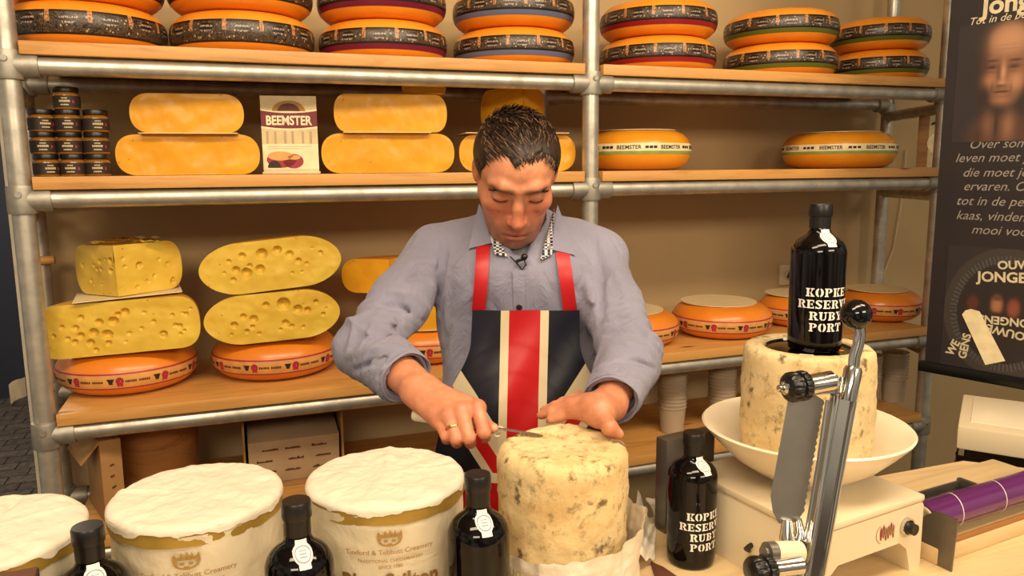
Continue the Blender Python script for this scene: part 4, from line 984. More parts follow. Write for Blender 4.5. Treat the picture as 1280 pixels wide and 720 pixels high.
MB().lathe([(0, .004), (.05, .004), (.052, 0), (.062, 0), (.064, .006), (.084, .013), (.118, .036), (.146, .064), (.164, .0840), (.166, .088), (.163, .0905), (.157, .088), (.138, .073), (.118, .052), (.108, .040), (.09, .034), (0, .033)], 96).build('bowl_body', 'ceramic', bw, sharp=60)
hz = TZ + .1224 + .0350; HSH, HSR = .187, .1045
hs = thing('hollow_stilton', 'pale stilton drum with a hollowed top standing in the bowl', 'cheese', (BC[0], BC[1], hz), 0)
b = MB(); prof = [(0, 0), (HSR * .6, 0), (HSR * .92, .002), (HSR * .955, .010)] + [(HSR * (.965 + .035 * math.sin(PI * i / 26)), .012 + (HSH - .024) * i / 26) for i in range(1, 27)] + [(HSR * .95, HSH - .005), (HSR * .90, HSH - .0005), (HSR * .8, HSH), (HSR * .72, HSH), (HSR * .68, HSH - .002), (HSR * .665, HSH - .010), (0, HSH - .011)]
b.lathe(prof, 130)
b.v = [Vector(p) + (Vector((p[0], p[1], 0)).normalized() * (.0022 * fbm(p, 24, 4) + .001 * fbm(p, 80, 2)) if p[2] > .012 and Vector((p[0], p[1])).length > HSR * .7 else Vector()) for p in b.v]
b.build('cheese_drum', 'stilton_pale', hs, sharp=70)
b = MB().lathe([(0, HSH - .0095), (HSR * .645, HSH - .0095), (HSR * .655, HSH - .006), (HSR * .645, HSH - .003), (HSR * .62, HSH - .006), (0, HSH - .006)], 60); b.build('dark_plate', 'bottle', hs, label='shiny dark plate set into the top')
b = MB(); zz = HSH - .0055
for a, r0, r1, da in ((-2.35, .046, .062, .22), (.25, .048, .062, .16)):
    b = MB(); b.add([(r_ * math.cos(t), r_ * math.sin(t), zz) for r_, t in ((r0, a - da), (r1, a - da), (r1, a + da), (r0, a + da))], [(0, 1, 2, 3)])
    b.build('plate_label', 'white_print', hs, recalc=False)
b = MB(); b.add([(.046 * math.cos(-.75) + .008 * math.cos(t), .046 * math.sin(-.75) + .006 * math.sin(t), zz) for t in [i * PI / 8 for i in range(16)]], [tuple(range(16))]); b.build('plate_sticker', 'wax_deep', hs, recalc=False)
put_bottle((BC[0] + .001, BC[1] - .010, hz + HSH - .0045), 1.08, .42, 'black port bottle standing on top of the hollowed stilton')

# ---- lever slicer in front of the scale
lv = thing('lever_slicer', 'chrome hand lever slicer with scalloped blade and black ball handle before the scale', 'slicer', atZ(985, 800, TZ), math.radians(-19.8))
LI = lv.matrix_basis.inverted() if False else (Matrix.Translation(lv.location) @ Matrix.Rotation(lv.rotation_euler.z, 4, 'Z')).inverted()
def L(px, py, d): return LI @ Vector(atD(px, py, d))
def slab(pts, d, th, mb=None, d2=None):
    mb = mb or MB(); n = len(pts); V = [L(x, y, d) for x, y in pts]
    off = (L(1000, 600, d + th) - L(1000, 600, d)); V += [p + off for p in V]
    mb.add(V, [tuple(range(n)), tuple(range(2 * n - 1, n - 1, -1))] + [(i, n + i, n + (i + 1) % n, (i + 1) % n) for i in range(n)]); return mb
sc_edge = []
for i in range(77):
    t_ = i / 76; x_ = 1029 + (1003 - 1029) * t_; y_ = 500 + 142 * t_; sc_edge.append((x_ + 2.2 * abs(math.sin(PI * t_ * 17)), y_))
slab([(986, 494), (1014, 490)] + sc_edge + [(998, 650), (986, 656), (973, 654), (966, 640), (963, 620)], .955, .0022).build('blade', 'blade', lv)
def channel(name, mat, p0, p1, w0, w1, dep):
    p0 = Vector(p0); p1 = Vector(p1); ax = (p1 - p0).normalized(); sd = ax.cross(Vector((0, -1, 0))).normalized(); fr = sd.cross(ax).normalized()
    if fr.y > 0: fr = -fr
    pr = []
    for i in range(33):
        s = -1 + i / 16; k = (abs(s) - .60) / .40; pr.append((s, 1.0 * math.sqrt(max(0, 1 - k * k)) if abs(s) > .60 else max(.30, 1 - ((.60 - abs(s)) / .16) ** 2)))
    pr += [(1, -.8), (-1, -.8)]; n = len(pr); V = []
    for t_ in (0, .03, .5, 1):
        c = p0.lerp(p1, t_); ww = w0 + (w1 - w0) * t_; V += [c + sd * (s * ww) + fr * (d_ * dep * (.8 if t_ == 0 else 1)) for s, d_ in pr]
    return MB().add(V, [(i * n + j, i * n + (j + 1) % n, (i + 1) * n + (j + 1) % n, (i + 1) * n + j) for i in range(3) for j in range(n)] + [tuple(range(n)), tuple(3 * n + j for j in range(n))]).build(name, mat, lv, sharp=50)
channel('arm', 'chrome', L(1058, 484, .938), L(1004, 795, .938), .0152, .0128, .0075)
MB().tube([L(1036, 500, .95), L(1027, 580, .95), L(1013, 660, .948), L(1002, 700, .945), L(998, 740, .945)], [.004, .0065, .006, .005, .004], 14).build('inner_rod', 'chrome', lv)
slab([(1012, 474), (1040, 466), (1058, 474), (1074, 484), (1072, 500), (1046, 492), (1016, 492)], .93, .014).build('top_bracket', 'chrome', lv)
def turn(p, q, prof, name, mat, n=28):
    p = Vector(p); q = Vector(q); d = (q - p); M = Matrix.Translation(p) @ d.to_track_quat('Z', 'Y').to_matrix().to_4x4(); Ln = d.length
    return MB().lathe([(r, z * Ln) for r, z in prof], n, M).build(name, mat, lv)
turn(L(1040, 476, .925), L(1003, 483, .920), [(0, 0), (.0125, 0), (.0125, .8), (.011, 1), (0, 1)], 'axle', 'chrome')
def knurl(p, q, R, name):
    p = Vector(p); q = Vector(q); d = q - p; M = Matrix.Translation(p) @ d.to_track_quat('Z', 'Y').to_matrix().to_4x4(); Ln = d.length; mb = MB()
    pr = [(0, 0), (.8, .02), (.95, .1), (1, .2), (1, .38), (.86, .42), (.86, .5), (.98, .54), (1, .62), (1, .8), (.9, .92), (.6, 1), (0, 1)]
    n = 72; V = []
    for i in range(n):
        a = 2 * PI * i / n; k = 1 + (.035 if i % 4 < 2 else -.035)
        V += [M @ Vector((R * r * (k if r > .94 else 1) * math.cos(a), R * r * (k if r > .94 else 1) * math.sin(a), z * Ln)) for r, z in pr]
    m_ = len(pr); mb.add(V, [(i * m_ + j, ((i + 1) % n) * m_ + j, ((i + 1) % n) * m_ + j + 1, i * m_ + j + 1) for i in range(n) for j in range(m_ - 1)])
    return mb.build(name, 'blackplastic', lv)
knurl(L(1010, 481, .920), L(982, 485, .912), .0175, 'upper_knob')
turn(L(983, 485, .912), L(973, 486, .908), [(0, 0), (.008, 0), (.008, .3), (.0045, .45), (.0045, .95), (.003, 1), (0, 1)], 'knob_screw', 'chrome', 16)
turn(L(1059, 500, .925), L(1067, 458, .925), [(0, 0), (.0105, 0), (.0105, .9), (.0085, 1), (0, 1)], 'lever_socket', 'chrome')
MB().tube([L(1066, 470, .925), L(1068, 447, .925), L(1073, 430, .925), L(1075, 418, .925), L(1073, 404, .925)], .0066, 16).build('lever_rod', 'chrome', lv)
c = L(1070, 393, .922); MB().lathe([(.0182 * math.sin(PI * i / 24), -.0182 * math.cos(PI * i / 24)) for i in range(25)], 40, Matrix.Translation(c)).build('ball_handle', 'black_gloss', lv, sharp=180)
b = MB(); b.tube([L(984, 650, .953), L(984, 672, .950), L(988, 700, .946), L(992, 760, .945)], [.006, .0095, .011, .010], 16); b.tube([L(998, 648, .953), L(1001, 668, .95), L(994, 690, .946)], [.004, .006, .007], 12); b.build('blade_holder', 'chrome', lv, weld=False)
turn(L(1000, 690, .94), L(968, 690, .93), [(0, 0), (.013, 0), (.013, 1), (0, 1)], 'side_boss', 'enamel')
turn(L(968, 690, .93), L(954, 691, .925), [(0, 0), (.0125, 0), (.0125, .7), (.008, .8), (.008, 1), (0, 1)], 'washer', 'greymetal')
turn(L(1000, 706, .925), L(962, 711, .915), [(0, 0), (.0115, 0), (.0115, 1), (0, 1)], 'lower_axle', 'chrome')
knurl(L(966, 711, .915), L(936, 716, .905), .0175, 'lower_knob')
slab([(1004, 676), (1020, 684), (1012, 720), (996, 715)], .938, .02).build('pivot_block', 'chrome', lv)
zb0 = Vector((0, 0, 0)); pb = L(1003, 790, .94)
MB().box((pb.x, pb.y, .012), (.075, .11, .024), None, .006).build('base_plate', 'chrome', lv)
MB().box((pb.x, pb.y, .024 + (pb.z - .024) / 2 + .005), (.03, .03, max(.02, pb.z - .02)), None, .004).build('base_column', 'chrome', lv)

# ---- film dispenser and its purple roll
q0 = atZ(1160, 702, TZ); qa = atZ(1158, 647, TZ + .062); qb = atZ(1280, 609, TZ + .062); ang = math.atan2(qb[1] - qa[1], qb[0] - qa[0])
fd = thing('film_dispenser', 'cling film dispenser with grey metal ends on a wooden base at right of scale', 'dispenser', (q0[0], q0[1], TZ), ang)
FL = .46
MB().box((FL / 2, .085, .014), (FL, .20, .028), None, .003).build('wooden_base', 'tabletop', fd)
MB().box((FL / 2 + .012, -.010, .0315), (FL - .03, .008, .007), None, .001).build('cutter_strip', 'woodtub', fd)
for x_ in (.003, FL - .003):
    MB().prism([(-.038, .0), (.0, .0), (.006, .02), (.050, .028), (.050, .050), (.02, .066), (-.005, .088), (-.042, .088)], -.0015, .0015, Matrix.Translation((x_, 0, 0)) @ Matrix(((0, 0, 1, 0), (1, 0, 0, 0), (0, 1, 0, 0), (0, 0, 0, 1)))).build('end_bracket', 'greymetal', fd)
MB().box((.135, .078, .0296), (.24, .075, .003)).build('metal_tray', 'greymetal', fd)
MB().box((.125, .116, .038), (.24, .005, .018), None, .001).build('back_rail', 'greymetal', fd)
MB().box((.249, .085, .040), (.010, .07, .022), None, .001).build('cross_rail', 'greymetal', fd)
fm = MB().grid(lambda u, v: (.02 + .23 * u, .046 + .07 * v, .043 + .009 * fbm((u * 3, v * 1.2, .2), 2.2) + .004 * math.sin(14 * u + 6 * v)), 40, 14).build('clear_film', 'film', fd, sharp=180)
ro = thing('film_roll', 'shiny purple roll of film lying in the dispenser', 'roll', Vector((q0[0], q0[1], TZ)) + Vector((math.cos(ang) * .010 - math.sin(ang) * .022, math.sin(ang) * .010 + math.cos(ang) * .022, .062)), ang)
MX = Matrix.Rotation(PI / 2, 4, 'Y')
MB().lathe([(.0215, 0), (.0265, 0), (.0265, FL - .03), (.0215, FL - .03)], 48, MX).build('film_winding', 'purple', ro)
MB().lathe([(.0, .003), (.0175, .003), (.0175, -.003), (.0218, -.003), (.0218, FL - .027), (.0, FL - .027)], 40, MX).build('cardboard_core', 'core', ro)
b = MB()
for x_ in (.075, .19, .31): b.lathe([(.02655, x_), (.0267, x_ + .0002), (.0267, x_ + .0016), (.02655, x_ + .0018)], 48, MX @ Matrix.Identity(4))
b.v = [(p[0] + .35 * p[1], p[1], p[2]) for p in b.v]; b.build('film_edge', 'white_print', ro, weld=False)

# ---- waste bin with white lid behind the counter
e0 = atZ(1197, 533, .95); e1 = atZ(1280, 545, .95); ba = math.atan2(e1[1] - e0[1], e1[0] - e0[0])
wb = thing('waste_bin', 'waste bin with boxy white lid and black liner at right behind the counter', 'bin', (e0[0], e0[1], .004), ba)
BW, BD = .40, .30
MB().box((BW / 2, BD / 2, .425), (BW - .03, BD - .03, .85), None, .02).build('bin_body', 'greymetal', wb)
def linr(u, v):
    a = 2 * PI * u; sx = max(-1, min(1, 1.5 * math.cos(a))); sy = max(-1, min(1, 1.5 * math.sin(a))); k = 1 + .03 * fbm((math.cos(a) * 3, math.sin(a) * 3, v), 2) + .03 * (1 - v)
    return (BW / 2 + sx * (BW / 2 - .004) * k, BD / 2 + sy * (BD / 2 - .004) * k, .80 + .076 * v + .006 * fbm((math.cos(a) * 3, math.sin(a) * 3, 2), 2) * (1 - v))
MB().grid(linr, 80, 6, wrap=True).build('black_liner', 'blackplastic', wb, sharp=180)
MB().box((BW / 2, BD / 2, .920), (BW, BD, .056), None, .006).build('lid', 'enamel', wb)
MB().box((BW / 2, BD / 2 + .01, .9485), (BW - .05, BD - .07, .003), None, .001).build('lid_panel', 'ceramic', wb)
b = MB(); b.box((.205, -.001, .912), (.036, .004, .016), None, .0015); b.build('lid_handle', 'grey_print', wb)
b = MB(); b.box((.205, -.003, .912), (.026, .003, .008), None, .001); b.build('handle_slot', 'enamel', wb)

# ---- dark box corner at lower left
P = atD(10, 722, .80)
db = thing('brown_box', 'dark brown box standing in front of the stilton at the lower left corner', 'box', (P[0] - .055, P[1] - .03, TZ), .12)
hb = P[2] + .006 - TZ
MB().box((0, 0, hb / 2), (.17, .05, hb), None, .003).build('box_body', 'brownprint', db)
MB().box((0, 0, hb - .012), (.172, .052, .02), None, .002).build('box_lid', 'darkprint', db)
# ================================================================ hanging banner
B0 = atD(1155, 466, 2.2); B1 = atD(1280, 488, 2.01)
bang = math.atan2(B1[1] - B0[1], B1[0] - B0[0]); bdir = np.array([math.cos(bang), math.sin(bang), 0]); bnor = np.array([math.sin(bang), -math.cos(bang), 0])
bn = thing('hanging_banner', 'dark hanging banner with portrait and cream lettering at the right edge', 'banner', B0, bang)
BWd, BHt = .85, 1.75
def bp(px, py):
    r = ray(px, py); t = (B0 - CAM).dot(bnor) / r.dot(bnor); p = CAM + r * t - B0; return (float(p.dot(bdir)), float(p[2]))
def m_banner():
    t = NT('banner_cloth'); t.bump(t.noise(6, 2), 0.05)
    return t.fin(t.ramp(t.noise(3, 3), [(.3, lin('#1d1819')), (.7, lin('#282122'))]), .5)
MAT['banner'] = m_banner()
MAT['banner_cream'] = plain('banner_cream_ink', '#c9bd9c', .6); MAT['banner_grey'] = plain('banner_grey_ink', '#8e867c', .6)
MB().prism([(0, .02), (BWd, .02), (BWd, BHt), (0, BHt)], -.003, 0, FRONT).build('banner_cloth', 'banner', bn)
MB().box((BWd / 2, 0, .020), (BWd + .03, .022, .030), None, .005).build('bottom_bar', 'blackplastic', bn)
MB().box((BWd / 2, 0, BHt), (BWd + .03, .022, .034), None, .005).build('top_bar', 'blackplastic', bn)
for x_ in (.15, BWd - .15): MB().tube([(x_, 0, BHt), (x_, 0, 3.0 - B0[2])], .002, 6).build('hanging_cord', 'blackplastic', bn)
def btext(body, px, py, hpx, mat, name, bold=0., shear=0., rot=0., align='LEFT'):
    x, z = bp(px, py); x2, z2_ = bp(px, py + hpx); h = abs(z - z2_)
    V, F = text2d(body, 1, bold, shear, 'LEFT'); ys = [p[1] for p in V]; s_ = h / .70
    V = [(a * s_, b_ * s_) for a, b_ in V]
    if align == 'CENTER': xm = (min(p[0] for p in V) + max(p[0] for p in V)) / 2; V = [(a - xm, b_) for a, b_ in V]
    c_, sn = math.cos(rot), math.sin(rot); V = [(x + a * c_ - b_ * sn, z + a * sn + b_ * c_) for a, b_ in V]
    V2 = []; F2 = []
    for f in F:
        if all(0.002 < V[i][0] < BWd - .002 for i in f): F2.append([V[i] for i in f])
    if F2: flat(name, F2, mat, bn, .0006)
btext('Jongens', 1228, 9, 22, 'banner_cream', 'headline', .03)
btext('Tot in de perfectie', 1211, 28, 9, 'banner_cream', 'tagline', .0, .3)
for s_, px, py in (('Over sommige', 1211, 181), ('leven moet je niet', 1194, 198), ('die moet je gewoon', 1203, 216), ('ervaren. Ouwe', 1204, 233), ('tot in de perfectie', 1195, 251), ('kaas, vinden we', 1195, 269), ('mooi voorbeeld', 1214, 287)):
    btext(s_, px, py, 11, 'banner_grey', 'quote_line', .0, .3)
# printed portrait and cheese picture: ink colours laid down on small cells of the cloth
def picture(name, px0, py0, px1, py1, nx, ny, fn, y):
    x0, zt__ = bp(px0, py0); x1, _ = bp(px1, py0); _, zb__ = bp(px0, py1)
    V = []; Cc = []
    for i in range(nx + 1):
        for j in range(ny + 1):
            u, v = i / nx, j / ny; V.append((x0 + (x1 - x0) * u, -y, zt__ + (zb__ - zt__) * v)); Cc.append(fn(px0 + (px1 - px0) * u, py0 + (py1 - py0) * v))
    me = bpy.data.meshes.new(name); me.from_pydata(V, [], [(i * (ny + 1) + j, i * (ny + 1) + j + 1, (i + 1) * (ny + 1) + j + 1, (i + 1) * (ny + 1) + j) for i in range(nx) for j in range(ny)])
    at = me.color_attributes.new('Ink', 'FLOAT_COLOR', 'POINT')
    for i, c in enumerate(Cc): at.data[i].color = tuple(c) + (1,)
    t = NT(name + '_ink'); m = t.fin(t.n('ShaderNodeVertexColor', layer_name='Ink').outputs[0], .5); me.materials.append(m)
    o = bpy.data.objects.new(name, me); COL.objects.link(o); o.parent = bn
def layers(base, blobs):
    base = np.array(lin(base))
    L_ = [(x, y, rx, ry, np.array(lin(c)), a, p) for x, y, rx, ry, c, a, p in blobs]
    def fn(px, py):
        c = base.copy()
        for x, y, rx, ry, cc, a, p in L_:
            q = ((px - x) / rx) ** 2 + ((py - y) / ry) ** 2; k = a * math.exp(-q ** p); c = c * (1 - k) + cc * k
        return c
    return fn
face = [(1262, 92, 46, 64, '#2a1f1b', .9, 2), (1265, 78, 31, 43, '#7d5740', .97, 5), (1263, 112, 23, 25, '#75503b', .95, 4), (1266, 56, 25, 18, '#b58865', .85, 1.5), (1236, 92, 7, 40, '#3a2720', .8, 1.2), (1239, 124, 8, 14, '#2a1e1a', .8, 1.5), (1245, 103, 9, 8, '#a67655', .7, 1), (1277, 106, 10, 11, '#bb8a65', .7, 1),
        (1246, 80, 9, 1.6, '#3a2820', .9, 1.5), (1275, 81, 9, 1.6, '#3a2820', .9, 1.5), (1246, 87, 8, 3.2, '#4a3024', .8, 1), (1274, 88, 8, 3.2, '#4a3024', .8, 1), (1246, 88, 5.5, 1.0, '#170e0b', .9, 1), (1274, 89, 5.5, 1.0, '#170e0b', .9, 1), (1246, 93.5, 7, 1.0, '#5a3c2d', .6, 1), (1274, 94.5, 7, 1.0, '#5a3c2d', .6, 1),
        (1255, 96, 2.0, 11, '#4a3226', .6, 1), (1261, 95, 3.0, 12, '#cb9a72', .7, 1), (1260, 107, 5.5, 3, '#bb8862', .7, 1), (1259, 110.8, 6, 1.2, '#2b1a15', .85, 1), (1260, 118, 10, 1.1, '#26150f', .95, 2), (1260, 121.5, 7, 1.8, '#9c6c52', .6, 1), (1248, 113, 1.2, 6, '#4a3024', .6, 1), (1272, 114, 1.2, 6, '#5a3c2d', .6, 1), (1261, 128, 10, 4, '#a67655', .6, 1), (1262, 62, 18, .7, '#8a6249', .6, 1), (1262, 67, 18, .7, '#8a6249', .6, 1),
        (1264, 172, 44, 30, '#523729', .9, 3), (1262, 143, 16, 5, '#33221b', .8, 1.2), (1246, 158, 8, 16, '#7d563f', .7, 1), (1272, 160, 8, 18, '#96694c', .7, 1), (1257, 160, 2.5, 18, '#2a1d17', .8, 1), (1234, 170, 8, 12, '#3b281f', .7, 1)]
picture('portrait_print', 1200, 34, 1305, 178, 70, 96, layers('#2c2627', face), .0010)
def wheelpic(px, py):
    r = math.hypot(px - 1264, py - 384); c = np.array(lin('#2c2627'))
    if r < 78: c = np.array(lin('#3c352f')) * (1 if r < 73 else 1)
    if 60 < r < 69: c = np.array(lin('#4d4a47')) if (math.atan2(py - 384, px - 1264) * 13 % 1) < .5 else np.array(lin('#343130'))
    if r <= 60: c = np.array(lin('#2a2220'))
    for x, y, rx, ry, cc in ((1224, 375, 8, 10, '#5a2f22'), (1255, 374, 7.5, 11, '#a5704c'), (1276, 376, 8, 11, '#8c4a34'), (1255, 386, 10, 4, '#30211b'), (1255, 366, 7, 3, '#57382a')):
        q = ((px - x) / rx) ** 2 + ((py - y) / ry) ** 2; k = .9 * math.exp(-q ** 2); c = c * (1 - k) + np.array(lin(cc)) * k
    return c
picture('cheese_picture', 1186, 306, 1305, 460, 90, 116, wheelpic, .0010)
def lift(n): 
    for o in bn.children:
        if o.name.split('.')[0] in n: o.location.y = -.0008
btext('OUWE', 1247, 332, 10, 'banner_cream', 'picture_words', .03, 0, .10); btext('JONGENS', 1222, 346, 12, 'banner_cream', 'picture_words', .03, 0, .06)
btext('JONGENS', 1292, 405, 10, 'banner_cream', 'picture_words', .03, 0, PI + .02); btext('OUWE', 1282, 421, 10, 'banner_cream', 'picture_words', .03, 0, PI - .12)
btext('WE', 1187, 443, 9, 'banner_cream', 'picture_words', .03, 0, 1.18); btext('GENS', 1203, 448, 9, 'banner_cream', 'picture_words', .03, 0, 1.45)
flat('cheese_slice_print', [[bp(x, y) for x, y in ((1203, 393), (1207, 388), (1214, 386), (1225, 389), (1257, 451), (1232, 456))]], 'cream', bn, .0026)
lift(['picture_words'])

# ================================================================ the man
YAW = math.radians(-19.8)
MP = atD(648, 300, 1.52); man = thing('person', 'man in grey-blue shirt and flag apron bending over the stilton with a knife', 'person', (MP[0], MP[1], 0), YAW)
MI = (Matrix.Translation(man.location) @ Matrix.Rotation(YAW, 4, 'Z')).inverted()
def W(px, py, d): return np.array(MI @ Vector(atD(px, py, d)))
def Wz(px, py, z): return np.array(MI @ Vector(atZ(px, py, z)))

def m_skin():
    t = NT('skin'); vc = t.n('ShaderNodeVertexColor', layer_name='Tone').outputs[0]
    n = t.noise(60, 4); col = t.mix(.16, vc, t.ramp(n, [(.35, lin('#7a3c22')), (.65, lin('#f0b48c'))]), 'MIX')
    t.bump(t.noise(260, 3), .12, .001)
    return t.fin(col, .45, 0, Subsurface_Weight=.12, Subsurface_Radius=(.012, .005, .003), Subsurface_Scale=.6)
MAT['skin'] = m_skin()
def m_cloth(name, c, c2):
    t = NT(name); n = t.noise(9, 4); col = t.ramp(n, [(.3, lin(c2)), (.7, lin(c))])
    wv = t.n('ShaderNodeTexWave', i_0=t.co(), i_1=420.0); t.bump(t.math('ADD', t.math('MULTIPLY', wv.outputs[1], .04), t.noise(13, 5, t.mapv(t.co(), (1.6, 1, .8)), .6, 2.2)), .6, .018)
    return t.fin(col, .8, 0, Sheen_Weight=.15)
MAT['shirt'] = m_cloth('grey_blue_shirt', '#9392a8', '#858499'); MAT['trousers'] = m_cloth('dark_trousers', '#20222c', '#181a22')
MAT['tee'] = m_cloth('grey_undershirt', '#7c7d80', '#6c6d70')
def m_hair():
    t = NT('dark_hair'); n = t.noise(90, 3); return t.fin(t.ramp(n, [(.3, lin('#1b110c')), (.75, lin('#3a291e'))]), .5, 0, Specular_IOR_Level=.3)
MAT['hair'] = m_hair(); MAT['hair_light'] = plain('light_hair_strands', '#6e5440', .42, 0, .2, 60)
MAT['apron_navy'] = plain('apron_navy', '#15172a', .38, 0, .08, 12, .12, 30); MAT['apron_red'] = plain('apron_red', '#b01018', .42, 0, .05, 12, .12, 30); MAT['apron_white'] = plain('apron_cream', '#cdbf9c', .5, 0, .05, 12, .12, 30)
def m_check():
    t = NT('checked_collar_lining'); ch = t.n('ShaderNodeTexChecker', i_Vector=t.co(), i_Scale=190.0); t.set(ch.inputs[1], lin('#1c2030')); t.set(ch.inputs[2], lin('#c9c6c4')); return t.fin(ch.outputs[0], .8)
MAT['check'] = m_check(); MAT['gold_ring'] = plain('gold_ring', '#d8b25a', .2, 1.0, .03)

# ---- head frame
PH = math.radians(38); HC = W(645, 216, 1.42); RLL = math.radians(2.0); TW = math.radians(4)
def Rm(ax, a): return np.array(Matrix.Rotation(a, 3, ax))
HR = Rm('Z', TW) @ Rm('Y', RLL) @ Rm('X', PH)          # head axes: x right, y back, z up
def HP(u, a, z): return HC + HR @ np.array([u, -a, z])
h = .0024
body = SDF((-.36, -.56, .80), (.36, .26, 1.76), h)
def E(c, r, k=.01, op='+', rot=None): body.ell(HP(*c), r, HR if rot is None else HR @ rot, k, op)
E((0, -.012, .032), (.0725, .086, .066), 0)
E((0, .038, .044), (.061, .048, .046), .025); E((0, .036, -.02), (.060, .050, .068), .025); E((0, .045, -.068), (.047, .043, .045), .025)
E((0, .074, -.100), (.021, .017, .017), .022)
for s in (-1, 1):
    body.rc(HP(.052 * s, -.002, -.042), HP(.027 * s, .058, -.096), .017, .015, .022)
    E((.043 * s, .058, -.016), (.019, .019, .015), .02)
    body.chain([HP(.047 * s, .068, .030), HP(.028 * s, .084, .035), HP(.010 * s, .087, .030)], [.007, .0085, .0075], .012)
    E((.031 * s, .101, .010), (.017, .016, .0125), .012, '-')
    E((.031 * s, .0745, .008), (.0150, .0125, .0118), .004)
    E((.0115 * s, .0920, -.0385), (.0075, .0095, .0072), .006)
    E((.0730 * s, -.014, -.006), (.0065, .016, .028), .006, '+', Rm('X', .15) @ Rm('Z', -.35 * s))
    E((.0795 * s, -.006, -.002), (.006, .008, .018), .005, '-')
    body.rc(HP(.034 * s, .080, -.030), HP(.031 * s, .085, -.060), .0025, .002, .010, '-')
body.chain([HP(0, .084, .022), HP(0, .0935, -.006), HP(0, .1035, -.031)], [.0080, .0085, .0095], .010)
E((0, .1035, -.0345), (.0105, .0105, .0095), .006); E((0, .066, -.068), (.031, .026, .026), .018)
E((0, .089, -.0655), (.0215, .0088, .0058), .005); E((0, .0885, -.0785), (.0185, .0090, .0062), .005)
body.rc(HP(-.021, .0935, -.0718), HP(.021, .0935, -.0718), .0024, .0024, .003, '-')
for s in (-1, 1): E((.006 * s, .097, -.043), (.004, .005, .003), .003, '-')
# neck and trunk (inside the clothes)
NB = W(648, 292, 1.535)
body.rc(HP(0, -.030, -.045), NB + (0, .02, 0), .056, .060, .03)
body.ell(W(650, 400, 1.56), (.13, .08, .19), None, .03); body.ell(W(648, 540, 1.53), (.12, .08, .14), None, .03)
body.rc(NB + (0, .02, -.02), W(650, 380, 1.56), .055, .09, .03)
# arms
SR_, ER_, WR_ = W(541, 322, 1.55), W(462, 432, 1.385), W(528, 489, 1.235)
SL_, EL_, WL_ = W(747, 324, 1.55), W(785, 448, 1.365), W(762, 505, 1.235)
body.rc(NB + (0, .03, -.05), SR_, .055, .05, .03); body.rc(NB + (0, .03, -.05), SL_, .055, .05, .03)
body.chain([SR_, ER_], [.042, .034], .02); body.chain([SL_, EL_], [.042, .034], .02)
body.chain([ER_, ER_ * .55 + WR_ * .45, WR_], [.034, .034, .0275], .015); body.chain([EL_, EL_ * .55 + WL_ * .45, WL_], [.034, .034, .0265], .015)
# right hand (picture left): fist round the knife handle
mcp = [W(597, 509, 1.172), W(577, 513, 1.166), W(561, 519, 1.170), W(549, 526, 1.180)]
pip = [W(605, 541, 1.150), W(586, 547, 1.146), W(570, 548, 1.150), W(557, 544, 1.160)]
dip = [W(606, 546, 1.178), W(588, 553, 1.176), W(571, 553, 1.180), W(558, 549, 1.186)]
tip = [W(604, 534, 1.194), W(586, 538, 1.194), W(569, 540, 1.197), W(557, 538, 1.200)]
wc = WR_
for i in range(4):
    o_ = np.array([(-.004 + .007 * (1.5 - i)), 0, 0]); body.rc(wc + o_, mcp[i] + (0, .006, -.004), .020, .0135, .014)
body.rc(wc, (mcp[1] + mcp[2]) / 2 + (0, .012, -.012), .022, .020, .014)
for i, (r1, r2) in enumerate(((.0112, .0098), (.0115, .0100), (.0108, .0094), (.0096, .0084))):
    body.ell(mcp[i], (.0118, .0115, .0110), None, .007); body.rc(mcp[i], pip[i], r1, r2, .004); body.rc(pip[i], dip[i], r2 * 1.02, r2 * .94, .003); body.rc(dip[i], tip[i], r2 * .92, r2 * .8, .003)
tm, ti, tt = W(592, 523, 1.205), W(606, 531, 1.190), W(617, 535, 1.176)
body.rc(wc + (.012, -.004, -.006), tm, .018, .0135, .012); body.rc(tm, ti, .0118, .0105, .006); body.rc(ti, tt, .0102, .0078, .003)
# left hand (picture right): resting on the rim of the cheese
ZT = TZ + SH
def onz(px, py, up): return Wz(px, py, ZT + up)
lw = WL_
lm = [onz(718, 513, .024), onz(712, 507, .027), onz(716, 502, .026), onz(724, 498, .020)]
lp = [onz(700, 520, .013), onz(690, 514, .017), onz(694, 508, .016), onz(704, 503, .012)]
lt = [onz(688, 524, .0075), onz(676, 519, .008), onz(680, 513, .007), onz(692, 508, .006)]
hb_ = onz(748, 513, .030)
body.rc(lw, hb_, .024, .023, .014)
for i in range(4):
    body.rc(hb_ + (.0, .008 * i - .006, 0), lm[i], .019, .0118, .014); body.ell(lm[i], (.0112,) * 3, None, .006)
    body.rc(lm[i], lp[i], .0102, .0092, .004); body.rc(lp[i], lt[i], .0090, .0072, .003)
t0_, t1_, t2_ = onz(752, 520, .024), onz(762, 534, .020), W(771, 545, 1.128)
t2_ = onz(773, 543, .009)
body.rc(lw, t0_, .022, .0165, .014); body.rc(t0_, t1_, .0145, .0125, .007); body.rc(t1_, t2_, .0120, .0085, .004)
V, F = body.mesh()
bo = sdf_obj('body', V, F, 'skin', man, 1); me = bo.data
Vn = np.empty(len(me.vertices) * 3, np.float32); me.vertices.foreach_get('co', Vn); Vn = Vn.reshape(-1, 3).astype(float)
Q = (Vn - HC) @ HR; U_, A_, Z_ = Q[:, 0], -Q[:, 1], Q[:, 2]
tone = np.tile(np.array(lin('#c98360')), (len(Vn), 1)); headm = np.linalg.norm(Q, axis=1) < .2
def paint(k, c): 
    global tone
    k = np.clip(k, 0, 1)[:, None]; tone = tone * (1 - k) + np.array(lin(c)) * k
def gs(u, a, z, r): return np.exp(-(((U_ - u) / r[0]) ** 2 + ((A_ - a) / r[1]) ** 2 + ((Z_ - z) / r[2]) ** 2))
hm = headm.astype(float)
